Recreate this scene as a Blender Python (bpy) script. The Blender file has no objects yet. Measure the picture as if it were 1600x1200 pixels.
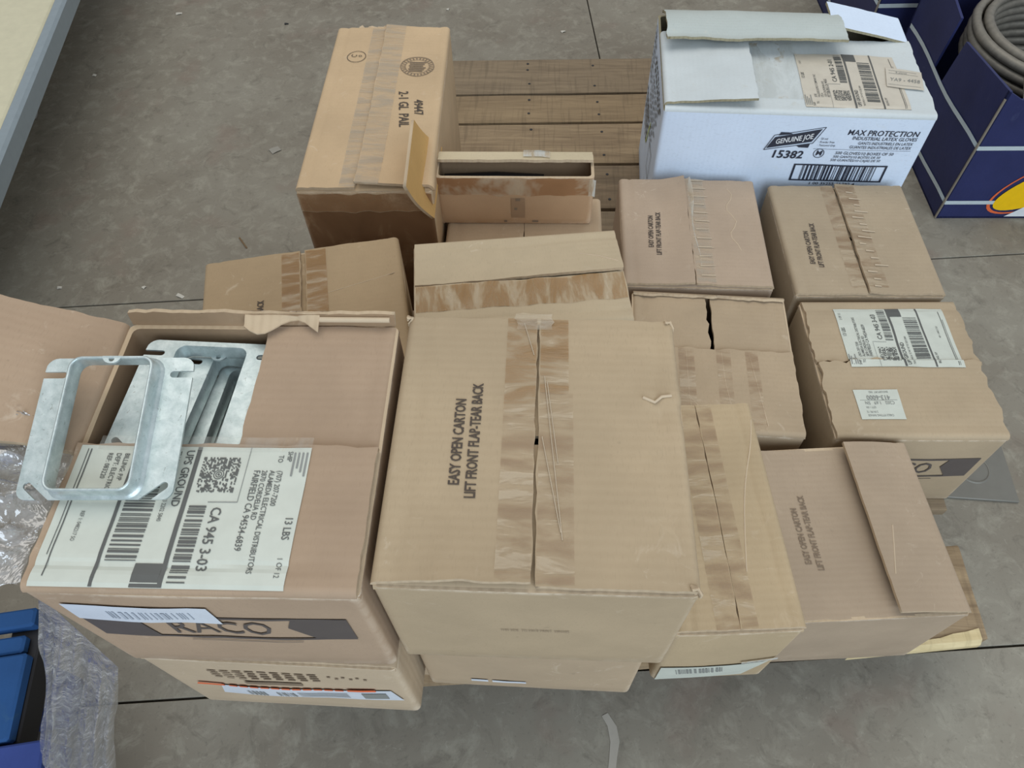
import bpy, bmesh, math, random
from mathutils import Vector, Matrix, noise
R = math.radians
C = bpy.context.scene.collection
SC = bpy.context.scene
H = 1.05                                   # camera height above the floor (m)

# ------------------------------------------------------------------ camera, light, exposure
cam = bpy.data.cameras.new('camera'); co = bpy.data.objects.new('camera', cam); C.objects.link(co)
cam.sensor_width = 36.0; cam.lens = 25.99; cam.clip_start = 0.02
CM = [[0.99915152, 0.01829948, -0.03689682], [0.03604505, -0.82193866, 0.56843434], [-0.01992487, -0.56928198, -0.82190086]]
rx = Vector([r[0] for r in CM]); ry = -Vector([r[1] for r in CM]); rz = -Vector([r[2] for r in CM])
co.matrix_world = Matrix(((rx.x, ry.x, rz.x, 0), (rx.y, ry.y, rz.y, 0), (rx.z, ry.z, rz.z, H), (0, 0, 0, 1)))
SC.camera = co
SC.view_settings.view_transform = 'Standard'
SC.view_settings.look = 'None'
SC.view_settings.gamma = 1.0
SC.view_settings.use_curve_mapping = False
SC.view_settings.exposure = 0.0
W = bpy.data.worlds.new('world'); SC.world = W; W.use_nodes = True
bg = W.node_tree.nodes['Background']
bg.inputs[0].default_value = (0.90, 0.94, 1.0, 1); bg.inputs[1].default_value = 0.42

def area(name, loc, target, sx, sy, power, col):
    l = bpy.data.lights.new(name, 'AREA'); l.shape = 'RECTANGLE'; l.size = sx; l.size_y = sy
    l.energy = power; l.color = col
    o = bpy.data.objects.new(name, l); C.objects.link(o); o.location = loc
    o.rotation_euler = (Vector(target) - Vector(loc)).to_track_quat('-Z', 'Y').to_euler()
    return o
area('door_daylight', (1.2, -2.8, 2.2), (0.1, 0.6, 0.2), 3.6, 2.8, 124, (0.74, 0.87, 1.0))
area('roof_light', (-0.3, 2.0, 4.8), (-0.2, 1.6, 0.0), 5.0, 4.0, 104, (1.0, 0.965, 0.89))

# ------------------------------------------------------------------ materials
def srgb(r, g, b):
    f = lambda c: ((c / 255 + 0.055) / 1.055) ** 2.4 if c > 10 else c / 255 / 12.92
    return (f(r), f(g), f(b), 1)

class NT:
    def __init__(s, name):
        s.m = bpy.data.materials.new(name); s.m.use_nodes = True; s.t = s.m.node_tree
        s.b = s.t.nodes['Principled BSDF']; s.out = s.t.nodes['Material Output']
        s.tc = s.t.nodes.new('ShaderNodeTexCoord')
    def n(s, typ, **kw):
        x = s.t.nodes.new(typ)
        for k, v in kw.items():
            if k.startswith('i_'):
                x.inputs[k[2:].replace('_', ' ')].default_value = v
            else: setattr(x, k, v)
        return x
    def l(s, a, b): s.t.links.new(a, b)
    def map(s, scale=(1, 1, 1), coord='Object', rot=(0, 0, 0)):
        m = s.n('ShaderNodeMapping'); m.inputs['Scale'].default_value = scale; m.inputs['Rotation'].default_value = rot
        s.l(s.tc.outputs[coord], m.inputs['Vector']); return m.outputs[0]
    def noise(s, vec, scale, detail=4, rough=0.55, dist=0.0):
        x = s.n('ShaderNodeTexNoise'); x.inputs['Scale'].default_value = scale; x.inputs['Detail'].default_value = detail
        x.inputs['Roughness'].default_value = rough; x.inputs['Distortion'].default_value = dist
        s.l(vec, x.inputs['Vector']); return x.outputs['Fac']
    def ramp(s, fac, stops):
        r = s.n('ShaderNodeValToRGB'); e = r.color_ramp.elements
        while len(e) < len(stops): e.new(0.5)
        for q, (p, c) in zip(e, stops): q.position = p; q.color = c
        s.l(fac, r.inputs[0]); return r.outputs[0]
    def mix(s, a, b, fac, mode='MIX'):
        x = s.n('ShaderNodeMix', data_type='RGBA', blend_type=mode)
        for v, k in ((a, 6), (b, 7)):
            if isinstance(v, tuple): x.inputs[k].default_value = v
            else: s.l(v, x.inputs[k])
        if isinstance(fac, float): x.inputs[0].default_value = fac
        else: s.l(fac, x.inputs[0])
        return x.outputs[2]
    def bump(s, h, strength, dist):
        b = s.n('ShaderNodeBump'); b.inputs['Strength'].default_value = strength; b.inputs['Distance'].default_value = dist
        s.l(h, b.inputs['Height'])
        s.l(b.outputs[0], s.b.inputs['Normal']); return b
    def set(s, k, v):
        if isinstance(v, (float, int, tuple)): s.b.inputs[k].default_value = v
        else: s.l(v, s.b.inputs[k])

def flat_mat(name, col, rough=0.6, metal=0.0):
    t = NT(name); v = t.map()
    a = t.noise(v, 60, 3)
    d = tuple(c * 0.82 for c in col[:3]) + (1,)
    t.set('Base Color', t.mix(d, col, a)); t.set('Roughness', rough); t.set('Metallic', metal)
    return t.m

def cardboard(name, base, dark=0.84, off=0.0, flute=(1, 0, 0), flute_amt=0.10, scuff=(0.80, 0.70, 0.56, 1), scuff_amt=0.35, wear=0.0):
    """kraft board: cloudy tone, short fibres, faint flute lines, pale scuffs"""
    t = NT(name); v = t.map()
    mp = t.n('ShaderNodeMapping'); mp.inputs['Location'].default_value = (off, off * 1.7, off * 0.6); t.l(t.tc.outputs['Object'], mp.inputs['Vector'])
    v = mp.outputs[0]
    cloud = t.noise(v, 9, 5, 0.6)
    dk = tuple(c * dark for c in base[:3]) + (1,)
    c = t.mix(dk, base, t.ramp(cloud, [(0.32, (0, 0, 0, 1)), (0.68, (1, 1, 1, 1))]))
    mf = t.n('ShaderNodeMapping'); mf.inputs['Scale'].default_value = (900 if flute[1] else 160, 900 if flute[0] else 160, 400); t.l(v, mf.inputs['Vector'])
    fib = t.noise(mf.outputs[0], 1.0, 2)
    c = t.mix(c, tuple(x * 0.80 for x in base[:3]) + (1,), t.ramp(fib, [(0.55, (0, 0, 0, 1)), (0.80, (0.6, 0.6, 0.6, 1))]))
    wv = t.n('ShaderNodeTexWave', wave_type='BANDS', bands_direction='X' if flute[0] else ('Y' if flute[1] else 'Z'))
    wv.inputs['Scale'].default_value = 45; wv.inputs['Distortion'].default_value = 0.6; wv.inputs['Detail'].default_value = 1
    t.l(v, wv.inputs['Vector'])
    sc = t.noise(v, 38, 6, 0.7, 1.2)
    big = t.noise(v, 5, 2)
    msk = t.n('ShaderNodeMath', operation='MULTIPLY'); t.l(t.ramp(sc, [(0.60, (0, 0, 0, 1)), (0.72, (1, 1, 1, 1))]), msk.inputs[0]); t.l(t.ramp(big, [(0.45, (0, 0, 0, 1)), (0.65, (scuff_amt,) * 3 + (1,))]), msk.inputs[1])
    c = t.mix(c, scuff, msk.outputs[0])
    st = t.ramp(t.noise(v, 70, 4, 0.6), [(0.70, (0, 0, 0, 1)), (0.78, (0.35, 0.35, 0.35, 1))])
    c = t.mix(c, tuple(x * 0.5 for x in base[:3]) + (1,), st)
    if wear:
        ge = t.n('ShaderNodeNewGeometry')
        pm = t.n('ShaderNodeMath', operation='MULTIPLY'); t.l(t.ramp(ge.outputs['Pointiness'], [(0.52, (0, 0, 0, 1)), (0.60, (wear, wear, wear, 1))]), pm.inputs[0])
        t.l(t.ramp(t.noise(v, 60, 5, 0.7), [(0.42, (0.15, 0.15, 0.15, 1)), (0.58, (1, 1, 1, 1))]), pm.inputs[1])
        c = t.mix(c, tuple(min(1, x * 1.22 + 0.02) for x in scuff[:3]) + (1,), pm.outputs[0])
    t.set('Base Color', c); t.set('Roughness', 0.78); t.set('Specular IOR Level', 0.25)
    add = t.n('ShaderNodeMath', operation='ADD'); ml = t.n('ShaderNodeMath', operation='MULTIPLY'); ml.inputs[1].default_value = flute_amt
    t.l(wv.outputs['Fac'], ml.inputs[0]); t.l(ml.outputs[0], add.inputs[0]); t.l(t.noise(v, 26, 4), add.inputs[1])
    t.bump(add.outputs[0], 0.35, 0.0025)
    return t.m

KR = srgb(182, 160, 131)
def kraft(i, base=None, flute=(0, 1, 0)):
    rnd = random.Random(i * 7 + 3); b = base or KR; k = rnd.uniform(0.94, 1.06)
    return cardboard('kraft_board_%d' % i, (b[0] * k, b[1] * k * rnd.uniform(0.98, 1.02), b[2] * k * rnd.uniform(0.95, 1.05), 1), off=i * 1.37, flute=flute, wear=0.55)
EDGE = cardboard('board_edge', srgb(204, 182, 152), dark=0.80, flute=(1, 1, 0), flute_amt=0.5)
INSIDE = cardboard('board_inside', srgb(160, 134, 106), off=9.1)
CREASE = flat_mat('pale_crease', srgb(204, 184, 156), 0.8)
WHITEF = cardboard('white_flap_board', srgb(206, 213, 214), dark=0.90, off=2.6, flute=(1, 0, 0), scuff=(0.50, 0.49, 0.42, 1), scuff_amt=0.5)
WHITEB = cardboard('skylit_white_board', srgb(218, 232, 250), dark=0.93, off=2.0, flute=(1, 0, 0), scuff=(0.6, 0.58, 0.5, 1), scuff_amt=0.5)  # blue skylight falling on the front is mixed into this body colour
WEDGE = cardboard('white_board_edge', srgb(168, 160, 132), dark=0.6, off=3.0, flute=(1, 1, 0), flute_amt=1.2)
NAVY = cardboard('navy_board', srgb(48, 54, 98), dark=0.72, off=5.0, scuff=(0.10, 0.12, 0.22, 1), scuff_amt=0.5)
NAVY.node_tree.nodes['Principled BSDF'].inputs['Roughness'].default_value = 0.42
NEDGE = cardboard('navy_board_edge', srgb(150, 140, 125), dark=0.6, off=6.0)
INK = flat_mat('black_ink', srgb(78, 66, 56), 0.7)
FAINT = flat_mat('faded_ink', srgb(132, 114, 94), 0.7)
LINK = flat_mat('label_ink', srgb(92, 93, 90), 0.5)
GINK = flat_mat('grey_ink', srgb(140, 142, 138), 0.5)
NINK = flat_mat('navy_ink', srgb(44, 50, 66), 0.5)
BANDINK = flat_mat('charcoal_ink', srgb(92, 84, 80), 0.6)
PAPER = flat_mat('label_paper', srgb(206, 210, 198), 0.4)
CREAM = flat_mat('cream_label_paper', srgb(208, 200, 184), 0.45)
COOLW = flat_mat('white_label_paper', srgb(222, 228, 236), 0.4)
WPRINT = flat_mat('bright_white_print', srgb(232, 236, 240), 0.45)
ORANGE = flat_mat('orange_print', srgb(236, 110, 62), 0.5)
YELLOW = flat_mat('yellow_print', srgb(255, 205, 10), 0.35)
LIME = flat_mat('lime_print', srgb(205, 220, 90), 0.5)
STRAP = flat_mat('white_strap_print', srgb(200, 212, 216), 0.4)
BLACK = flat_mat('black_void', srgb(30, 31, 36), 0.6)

def tape_mat(name, along, brown, amax=0.75, amin=0.12, scale=60, pale=None):
    """clear-brown packing tape: stuck patches read dark, loose patches read pale, banded across the strip"""
    t = NT(name)
    sc = {'y': (14, scale, 14), 'x': (scale, 14, 14), 'z': (14, 14, scale)}[along]
    v = t.map(sc); a = t.noise(v, 1.0, 4, 0.65, 0.4)
    col = t.ramp(a, [(0.38, pale or srgb(208, 190, 162)), (0.50, brown), (0.75, tuple(x * 0.8 for x in brown[:3]) + (1,))])
    t.set('Base Color', col); t.set('Roughness', 0.22)
    t.set('Alpha', t.ramp(a, [(0.36, (0.45,) * 3 + (1,)), (0.44, (amin,) * 3 + (1,)), (0.60, (amax,) * 3 + (1,))]))
    t.bump(a, 0.4, 0.003)
    return t.m
TAPEY = tape_mat('packing_tape_lengthwise', 'y', srgb(164, 128, 84), 0.72, 0.15)
TAPEX = tape_mat('packing_tape_crosswise', 'x', srgb(170, 132, 84), 0.75, 0.2)
TAPEF = tape_mat('faint_packing_tape', 'y', srgb(160, 128, 96), 0.4, 0.05)
TAPEC = tape_mat('clear_packing_tape', 'y', srgb(196, 184, 164), 0.5, 0.15, 90)
TAPECL = tape_mat('clear_film_tape', 'x', srgb(206, 206, 196), 0.22, 0.08, 40)
TAPEB = flat_mat('beige_tape_wrinkle', srgb(200, 182, 156), 0.35)
TAPEW = tape_mat('white_tape', 'x', srgb(214, 214, 206), 0.9, 0.7)

def metal_mat():
    t = NT('galvanized_steel'); v = t.map()
    vo = t.n('ShaderNodeTexVoronoi'); vo.inputs['Scale'].default_value = 160; t.l(v, vo.inputs['Vector'])
    a = t.noise(v, 90, 5, 0.7, 0.3); b = t.noise(v, 260, 3, 0.7, 1.0)
    c = t.mix(srgb(180, 194, 193), srgb(212, 222, 221), t.ramp(a, [(0.35, (0, 0, 0, 1)), (0.65, (1, 1, 1, 1))]))
    c = t.mix(c, srgb(120, 122, 112), t.ramp(b, [(0.64, (0, 0, 0, 1)), (0.74, (0.8, 0.8, 0.8, 1))]))
    t.set('Base Color', c); t.set('Metallic', 0.6)
    t.set('Roughness', t.ramp(vo.outputs['Color'], [(0.0, (0.30,) * 3 + (1,)), (1.0, (0.50,) * 3 + (1,))]))
    t.bump(a, 0.15, 0.001); return t.m
GALV = metal_mat()

def floor_mat():
    t = NT('worn_concrete'); v = t.map()
    one = lambda x: (x, x, x, 1)
    a = t.noise(v, 2.6, 6, 0.6, 0.3); b = t.noise(v, 30, 7, 0.72, 0.6); d = t.noise(v, 150, 4, 0.7)
    c = t.mix(srgb(122, 114, 101), srgb(146, 141, 128), t.ramp(a, [(0.30, one(0)), (0.70, one(1))]))
    c = t.mix(c, srgb(166, 162, 147), t.ramp(b, [(0.50, one(0)), (0.70, one(0.60))]))
    c = t.mix(c, srgb(92, 86, 76), t.ramp(t.noise(v, 24, 7, 0.74, 0.8), [(0.54, one(0)), (0.72, one(0.55))]))
    c = t.mix(c, srgb(84, 78, 70), t.ramp(d, [(0.58, one(0)), (0.75, one(0.45))]))
    c = t.mix(c, srgb(178, 174, 160), t.ramp(t.noise(v, 75, 6, 0.78, 1.2), [(0.62, one(0)), (0.70, one(0.50))]))
    c = t.mix(c, srgb(132, 112, 100), t.ramp(t.noise(v, 7, 3, 0.6), [(0.58, one(0)), (0.70, one(0.35))]))
    t.set('Base Color', c); t.set('Roughness', 0.7); t.set('Specular IOR Level', 0.3)
    t.bump(b, 0.15, 0.002); return t.m
FLOOR = floor_mat()

def wood_mat(i, c0, c1):
    t = NT('pallet_wood_%d' % i)
    mp = t.n('ShaderNodeMapping'); mp.inputs['Scale'].default_value = (2.2, 26, 26); mp.inputs['Location'].default_value = (i * 3.1, i * 1.3, 0); t.l(t.tc.outputs['Object'], mp.inputs['Vector'])
    a = t.noise(mp.outputs[0], 3.0, 8, 0.66, 1.0)
    mp2 = t.n('ShaderNodeMapping'); mp2.inputs['Scale'].default_value = (140, 9, 9); mp2.inputs['Location'].default_value = (i * 2.1, i, 0); t.l(t.tc.outputs['Object'], mp2.inputs['Vector'])
    saw = t.noise(mp2.outputs[0], 1.0, 3)
    c = t.mix(c0, c1, t.ramp(a, [(0.30, (0, 0, 0, 1)), (0.70, (1, 1, 1, 1))]))
    c = t.mix(c, tuple(x * 0.62 for x in c0[:3]) + (1,), t.ramp(saw, [(0.52, (0, 0, 0, 1)), (0.75, (0.5, 0.5, 0.5, 1))]))
    t.set('Base Color', c); t.set('Roughness', 0.8); t.bump(a, 0.4, 0.003); return t.m
WOODS = [wood_mat(i, srgb(*a), srgb(*b)) for i, (a, b) in enumerate([((112, 96, 76), (148, 130, 104)), ((122, 102, 76), (158, 136, 104)), ((120, 100, 76), (166, 144, 112)), ((104, 88, 68), (140, 120, 94))])]
PALEW = wood_mat(7, srgb(196, 176, 130), srgb(222, 204, 160))
BLUEP = cardboard('blue_paint', srgb(38, 80, 132), dark=0.8, off=11.0, scuff=(0.06, 0.14, 0.20, 1), scuff_amt=0.5)
BLUEP2 = cardboard('deep_blue_paint', srgb(56, 74, 138), dark=0.8, off=12.0, scuff=(0.12, 0.16, 0.26, 1))
GREYP = flat_mat('grey_painted_steel', srgb(150, 162, 168), 0.4, 0.2)
CREAMP = flat_mat('cream_panel', srgb(214, 208, 178), 0.5)
OCHRE = flat_mat('worn_panel_edge', srgb(150, 130, 80), 0.8)
PLATE = flat_mat('dull_steel_plate', srgb(128, 126, 118), 0.5, 0.3)
RUBBER = flat_mat('black_rubber', srgb(40, 40, 42), 0.6)
CABLE = None
def cable_mat():
    t = NT('armoured_cable'); v = t.map()
    a = t.noise(v, 90, 3)
    t.set('Base Color', t.mix(srgb(104, 100, 92), srgb(150, 144, 132), a)); t.set('Metallic', 0.35); t.set('Roughness', 0.5)
    return t.m
CABLE = cable_mat()

def film_mat(nm, lo, hi, gloss, bs=60):
    t = NT(nm); v = t.map()
    tr = t.n('ShaderNodeBsdfTransparent'); gl = t.n('ShaderNodeBsdfGlossy'); gl.inputs['Roughness'].default_value = 0.09
    df = t.n('ShaderNodeBsdfTranslucent'); d2 = t.n('ShaderNodeBsdfDiffuse')
    df.inputs[0].default_value = (0.92, 0.91, 0.89, 1); d2.inputs[0].default_value = (0.92, 0.91, 0.89, 1)
    a = t.noise(v, bs, 4 if bs < 50 else 6, 0.6, 1.0)
    b = t.n('ShaderNodeBump'); b.inputs['Strength'].default_value = 1.0; b.inputs['Distance'].default_value = 0.008; t.l(a, b.inputs['Height'])
    for q in (gl, d2): t.l(b.outputs[0], q.inputs['Normal'])
    m1 = t.n('ShaderNodeMixShader'); m1.inputs[0].default_value = 0.5; t.l(df.outputs[0], m1.inputs[1]); t.l(d2.outputs[0], m1.inputs[2])
    m2 = t.n('ShaderNodeMixShader'); t.l(t.ramp(t.noise(v, 26, 5, 0.7, 0.8), [(0.36, (lo,) * 3 + (1,)), (0.62, (hi,) * 3 + (1,))]), m2.inputs[0]); t.l(tr.outputs[0], m2.inputs[1]); t.l(m1.outputs[0], m2.inputs[2])
    lw = t.n('ShaderNodeLayerWeight'); lw.inputs[0].default_value = 0.35; t.l(b.outputs[0], lw.inputs['Normal'])
    m3 = t.n('ShaderNodeMixShader'); t.l(t.ramp(lw.outputs['Fresnel'], [(0.0, (gloss,) * 3 + (1,)), (0.8, (0.65,) * 3 + (1,))]), m3.inputs[0]); t.l(m2.outputs[0], m3.inputs[1]); t.l(gl.outputs[0], m3.inputs[2])
    t.l(m3.outputs[0], t.out.inputs['Surface']); return t.m
FILM = film_mat('clear_stretch_film', 0.24, 0.52, 0.08)
FILMB = film_mat('bunched_stretch_film', 0.26, 0.66, 0.16, 24)

# ------------------------------------------------------------------ mesh helpers
class MB:
    def __init__(s): s.v = []; s.f = []; s.m = []
    def grid(s, rows, mat=0, flip=False, close=False):
        """rows: list of equal length point lists"""
        b = len(s.v); n = len(rows[0])
        for r in rows: s.v += [tuple(p) for p in r]
        for i in range(len(rows) - 1):
            for j in range(n if close else n - 1):
                k = (j + 1) % n
                q = (b + i * n + j, b + i * n + k, b + (i + 1) * n + k, b + (i + 1) * n + j)
                s.f.append(q[::-1] if flip else q); s.m.append(mat)
    def poly(s, pts, mat=0):
        b = len(s.v); s.v += [tuple(p) for p in pts]; s.f.append(tuple(range(b, b + len(pts)))); s.m.append(mat)
    def box(s, x0, x1, y0, y1, z0, z1, mat=0, bev=0.0):
        if bev:
            b = bev; prof = [(0, b), (b, 0)]
            ring = lambda ins, z: [(x0 + ins + b, y0 + ins, z), (x1 - ins - b, y0 + ins, z), (x1 - ins, y0 + ins + b, z), (x1 - ins, y1 - ins - b, z), (x1 - ins - b, y1 - ins, z), (x0 + ins + b, y1 - ins, z), (x0 + ins, y1 - ins - b, z), (x0 + ins, y0 + ins + b, z)]
            rr = [ring(b, z0), ring(0, z0 + b), ring(0, z1 - b), ring(b, z1)]
            s.grid(rr, mat, close=True); s.poly(rr[0][::-1], mat); s.poly(rr[3], mat); return
        p = [(x0, y0, z0), (x1, y0, z0), (x1, y1, z0), (x0, y1, z0), (x0, y0, z1), (x1, y0, z1), (x1, y1, z1), (x0, y1, z1)]
        for q in ((0, 3, 2, 1), (4, 5, 6, 7), (0, 1, 5, 4), (1, 2, 6, 5), (2, 3, 7, 6), (3, 0, 4, 7)):
            s.poly([p[i] for i in q], mat)
    def prism(s, poly, z0, z1, mat=0, xf=None):
        f = xf or (lambda p: p)
        s.poly([f((x, y, z1)) for x, y in poly], mat); s.poly([f((x, y, z0)) for x, y in poly][::-1], mat)
        n = len(poly)
        for i in range(n):
            a, b = poly[i], poly[(i + 1) % n]
            s.poly([f((a[0], a[1], z0)), f((b[0], b[1], z0)), f((b[0], b[1], z1)), f((a[0], a[1], z1))], mat)
    def tube(s, pts, r, n=8, mat=0, cap=True):
        rows = []; up = Vector((0, 0, 1))
        for i, p in enumerate(pts):
            p = Vector(p); t = (Vector(pts[min(i + 1, len(pts) - 1)]) - Vector(pts[max(i - 1, 0)])).normalized()
            a = t.cross(up if abs(t.z) < 0.9 else Vector((1, 0, 0))).normalized(); b = t.cross(a)
            rows.append([p + a * r * math.cos(2 * math.pi * k / n) + b * r * math.sin(2 * math.pi * k / n) for k in range(n)])
        s.grid(rows, mat, close=True)
        if cap: s.poly(rows[0][::-1], mat); s.poly(rows[-1], mat)
    def sheet(s, P, nu, nv, th, mats=(0, 1, 2), jag=0.0, seed=0):
        """thick sheet from P(u,v,off), u,v in 0..1; top, underside and rim are separate shells"""
        top = [[P(i / nu, j / nv, 0) for j in range(nv + 1)] for i in range(nu + 1)]
        bot = [[P(i / nu, j / nv, -th) for j in range(nv + 1)] for i in range(nu + 1)]
        s.grid(top, mats[0]); s.grid(bot, mats[2], flip=True)
        per = [(i, 0) for i in range(nu + 1)] + [(nu, j) for j in range(1, nv + 1)] + [(i, nv) for i in range(nu - 1, -1, -1)] + [(0, j) for j in range(nv - 1, 0, -1)]
        s.grid([[top[i][j] for i, j in per], [bot[i][j] for i, j in per]], mats[1], close=True)
    def build(s, name, mats, parent=None, smooth=True, sharp=None):
        me = bpy.data.meshes.new(name); me.from_pydata(s.v, [], s.f)
        for m in (mats if isinstance(mats, (list, tuple)) else [mats]): me.materials.append(m)
        me.polygons.foreach_set('material_index', s.m)
        if smooth: me.polygons.foreach_set('use_smooth', [True] * len(me.polygons))
        me.update()
        if sharp: me.set_sharp_from_angle(angle=R(sharp))
        o = bpy.data.objects.new(name, me); C.objects.link(o)
        if parent: o.parent = parent
        return o

def tag(o, label=None, cat=None, group=None, kind=None):
    for k, v in (('label', label), ('category', cat), ('group', group), ('kind', kind)):
        if v: o[k] = v
    return o
def thing(name, label, cat, loc, yaw=0.0, group=None, tilt=(0, 0)):
    o = bpy.data.objects.new(name, None); C.objects.link(o); o.empty_display_size = 0.05
    o.location = loc; o.rotation_euler = (R(tilt[0]), R(tilt[1]), R(yaw))
    return tag(o, label, cat, group)
def fbm(x, y, z, sc=1.0, oc=3):
    return noise.fractal(Vector((x, y, z)) * sc, 1.0, 2.0, oc)

# ------------------------------------------------------------------ flat print: text and rectangles laid on a surface S(u, s, off)
_tc = {}
def text_geo(body, bold=0.0, shear=0.0, align='CENTER'):
    k = (body, bold, shear, align)
    if k in _tc: return _tc[k]
    cu = bpy.data.curves.new('t', 'FONT'); cu.body = body; cu.size = 1.0; cu.align_x = align; cu.align_y = 'CENTER'
    cu.resolution_u = 2; cu.offset = bold; cu.shear = shear; cu.space_line = 1.0
    ob = bpy.data.objects.new('t', cu); C.objects.link(ob)
    dg = bpy.context.evaluated_depsgraph_get()
    me = bpy.data.meshes.new_from_object(ob.evaluated_get(dg))
    g = ([(v.co.x, v.co.y) for v in me.vertices], [tuple(p.vertices) for p in me.polygons])
    bpy.data.objects.remove(ob); bpy.data.curves.remove(cu); bpy.data.meshes.remove(me)
    _tc[k] = g; return g

class Print:
    """a patch of flat print: local frame (a right, b up) placed at (u0,s0) with angle on surface S"""
    def __init__(s, S, u0, s0, ang=0.0, off=0.0009, mirror=False):
        s.S = S; s.u0 = u0; s.s0 = s0; s.c = math.cos(R(ang)); s.n = math.sin(R(ang)); s.off = off; s.mb = MB(); s.k = -1 if mirror else 1
        s.mi = 0
    def P(s, a, b, off=None):
        a *= s.k
        return s.S(s.u0 + a * s.c - b * s.n, s.s0 + a * s.n + b * s.c, s.off if off is None else off)
    def quad(s, p, n=1, m=1, mat=None, off=None):
        rows = []
        for i in range(m + 1):
            t = i / m; r = []
            for j in range(n + 1):
                q = j / n
                x = (p[0][0] * (1 - q) + p[1][0] * q) * (1 - t) + (p[3][0] * (1 - q) + p[2][0] * q) * t
                y = (p[0][1] * (1 - q) + p[1][1] * q) * (1 - t) + (p[3][1] * (1 - q) + p[2][1] * q) * t
                r.append(s.P(x, y, off))
            rows.append(r)
        s.mb.grid(rows, s.mi if mat is None else mat); return s
    def rect(s, a0, b0, a1, b1, mat=None, off=None, step=0.005):
        return s.quad([(a0, b0), (a1, b0), (a1, b1), (a0, b1)], max(1, int(abs(a1 - a0) / step)), max(1, int(abs(b1 - b0) / step)), mat, off)
    def text(s, body, a, b, size, cond=1.0, bold=0.0, shear=0.0, align='CENTER', ang=0.0, mat=None):
        vs, fs = text_geo(body, bold, shear, align); base = len(s.mb.v)
        c, n = math.cos(R(ang)), math.sin(R(ang))
        for x, y in vs:
            x *= cond * size; y *= size
            s.mb.v.append(tuple(s.P(a + x * c - y * n, b + x * n + y * c)))
        for f in fs:
            s.mb.f.append(tuple(base + i for i in f)); s.mb.m.append(s.mi if mat is None else mat)
        return s
    def ring(s, a, b, r0, r1, n=20, ex=1.0, mat=None, ang=0.0):
        c, q = math.cos(R(ang)), math.sin(R(ang))
        def pt(r, k):
            x = r * math.cos(2 * math.pi * k / n); y = r * math.sin(2 * math.pi * k / n) * ex
            return s.P(a + x * c - y * q, b + x * q + y * c)
        s.mb.grid([[pt(r, k) for k in range(n)] for r in (r1, r0)], s.mi if mat is None else mat, close=True, flip=True); return s
    def bars(s, a0, b0, a1, b1, n, seed, vertical=True, mat=None):
        rnd = random.Random(seed); ws = [rnd.choice((1, 1, 2, 3)) for _ in range(2 * n - 1)]; tot = sum(ws); p = 0
        for i, w in enumerate(ws):
            if i % 2 == 0:
                if vertical: s.rect(a0 + (a1 - a0) * p / tot, b0, a0 + (a1 - a0) * (p + w) / tot, b1, mat, step=0.004)
                else: s.rect(a0, b0 + (b1 - b0) * p / tot, a1, b0 + (b1 - b0) * (p + w) / tot, mat, step=0.004)
            p += w
        return s
    def build(s, name, mats, parent, label=None):
        return tag(s.mb.build(name, mats, parent, smooth=False), label)

def matrix_code(p, a, b, size, seed):
    rnd = random.Random(seed); n = 24; c = size / n
    for i in range(n):
        for j in range(n):
            x = (i - n / 2 + 0.5) * c; y = (j - n / 2 + 0.5) * c
            if x * x + y * y < (size * 0.17) ** 2: continue
            if rnd.random() < 0.5: p.rect(a + x - c * 0.46, b + y - c * 0.46, a + x + c * (0.46 if rnd.random() < 0.6 else 0.9), b + y + c * 0.46)
    for r in (0.03, 0.085, 0.14): p.ring(a, b, size * (r - 0.022), size * r, 16)

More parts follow.
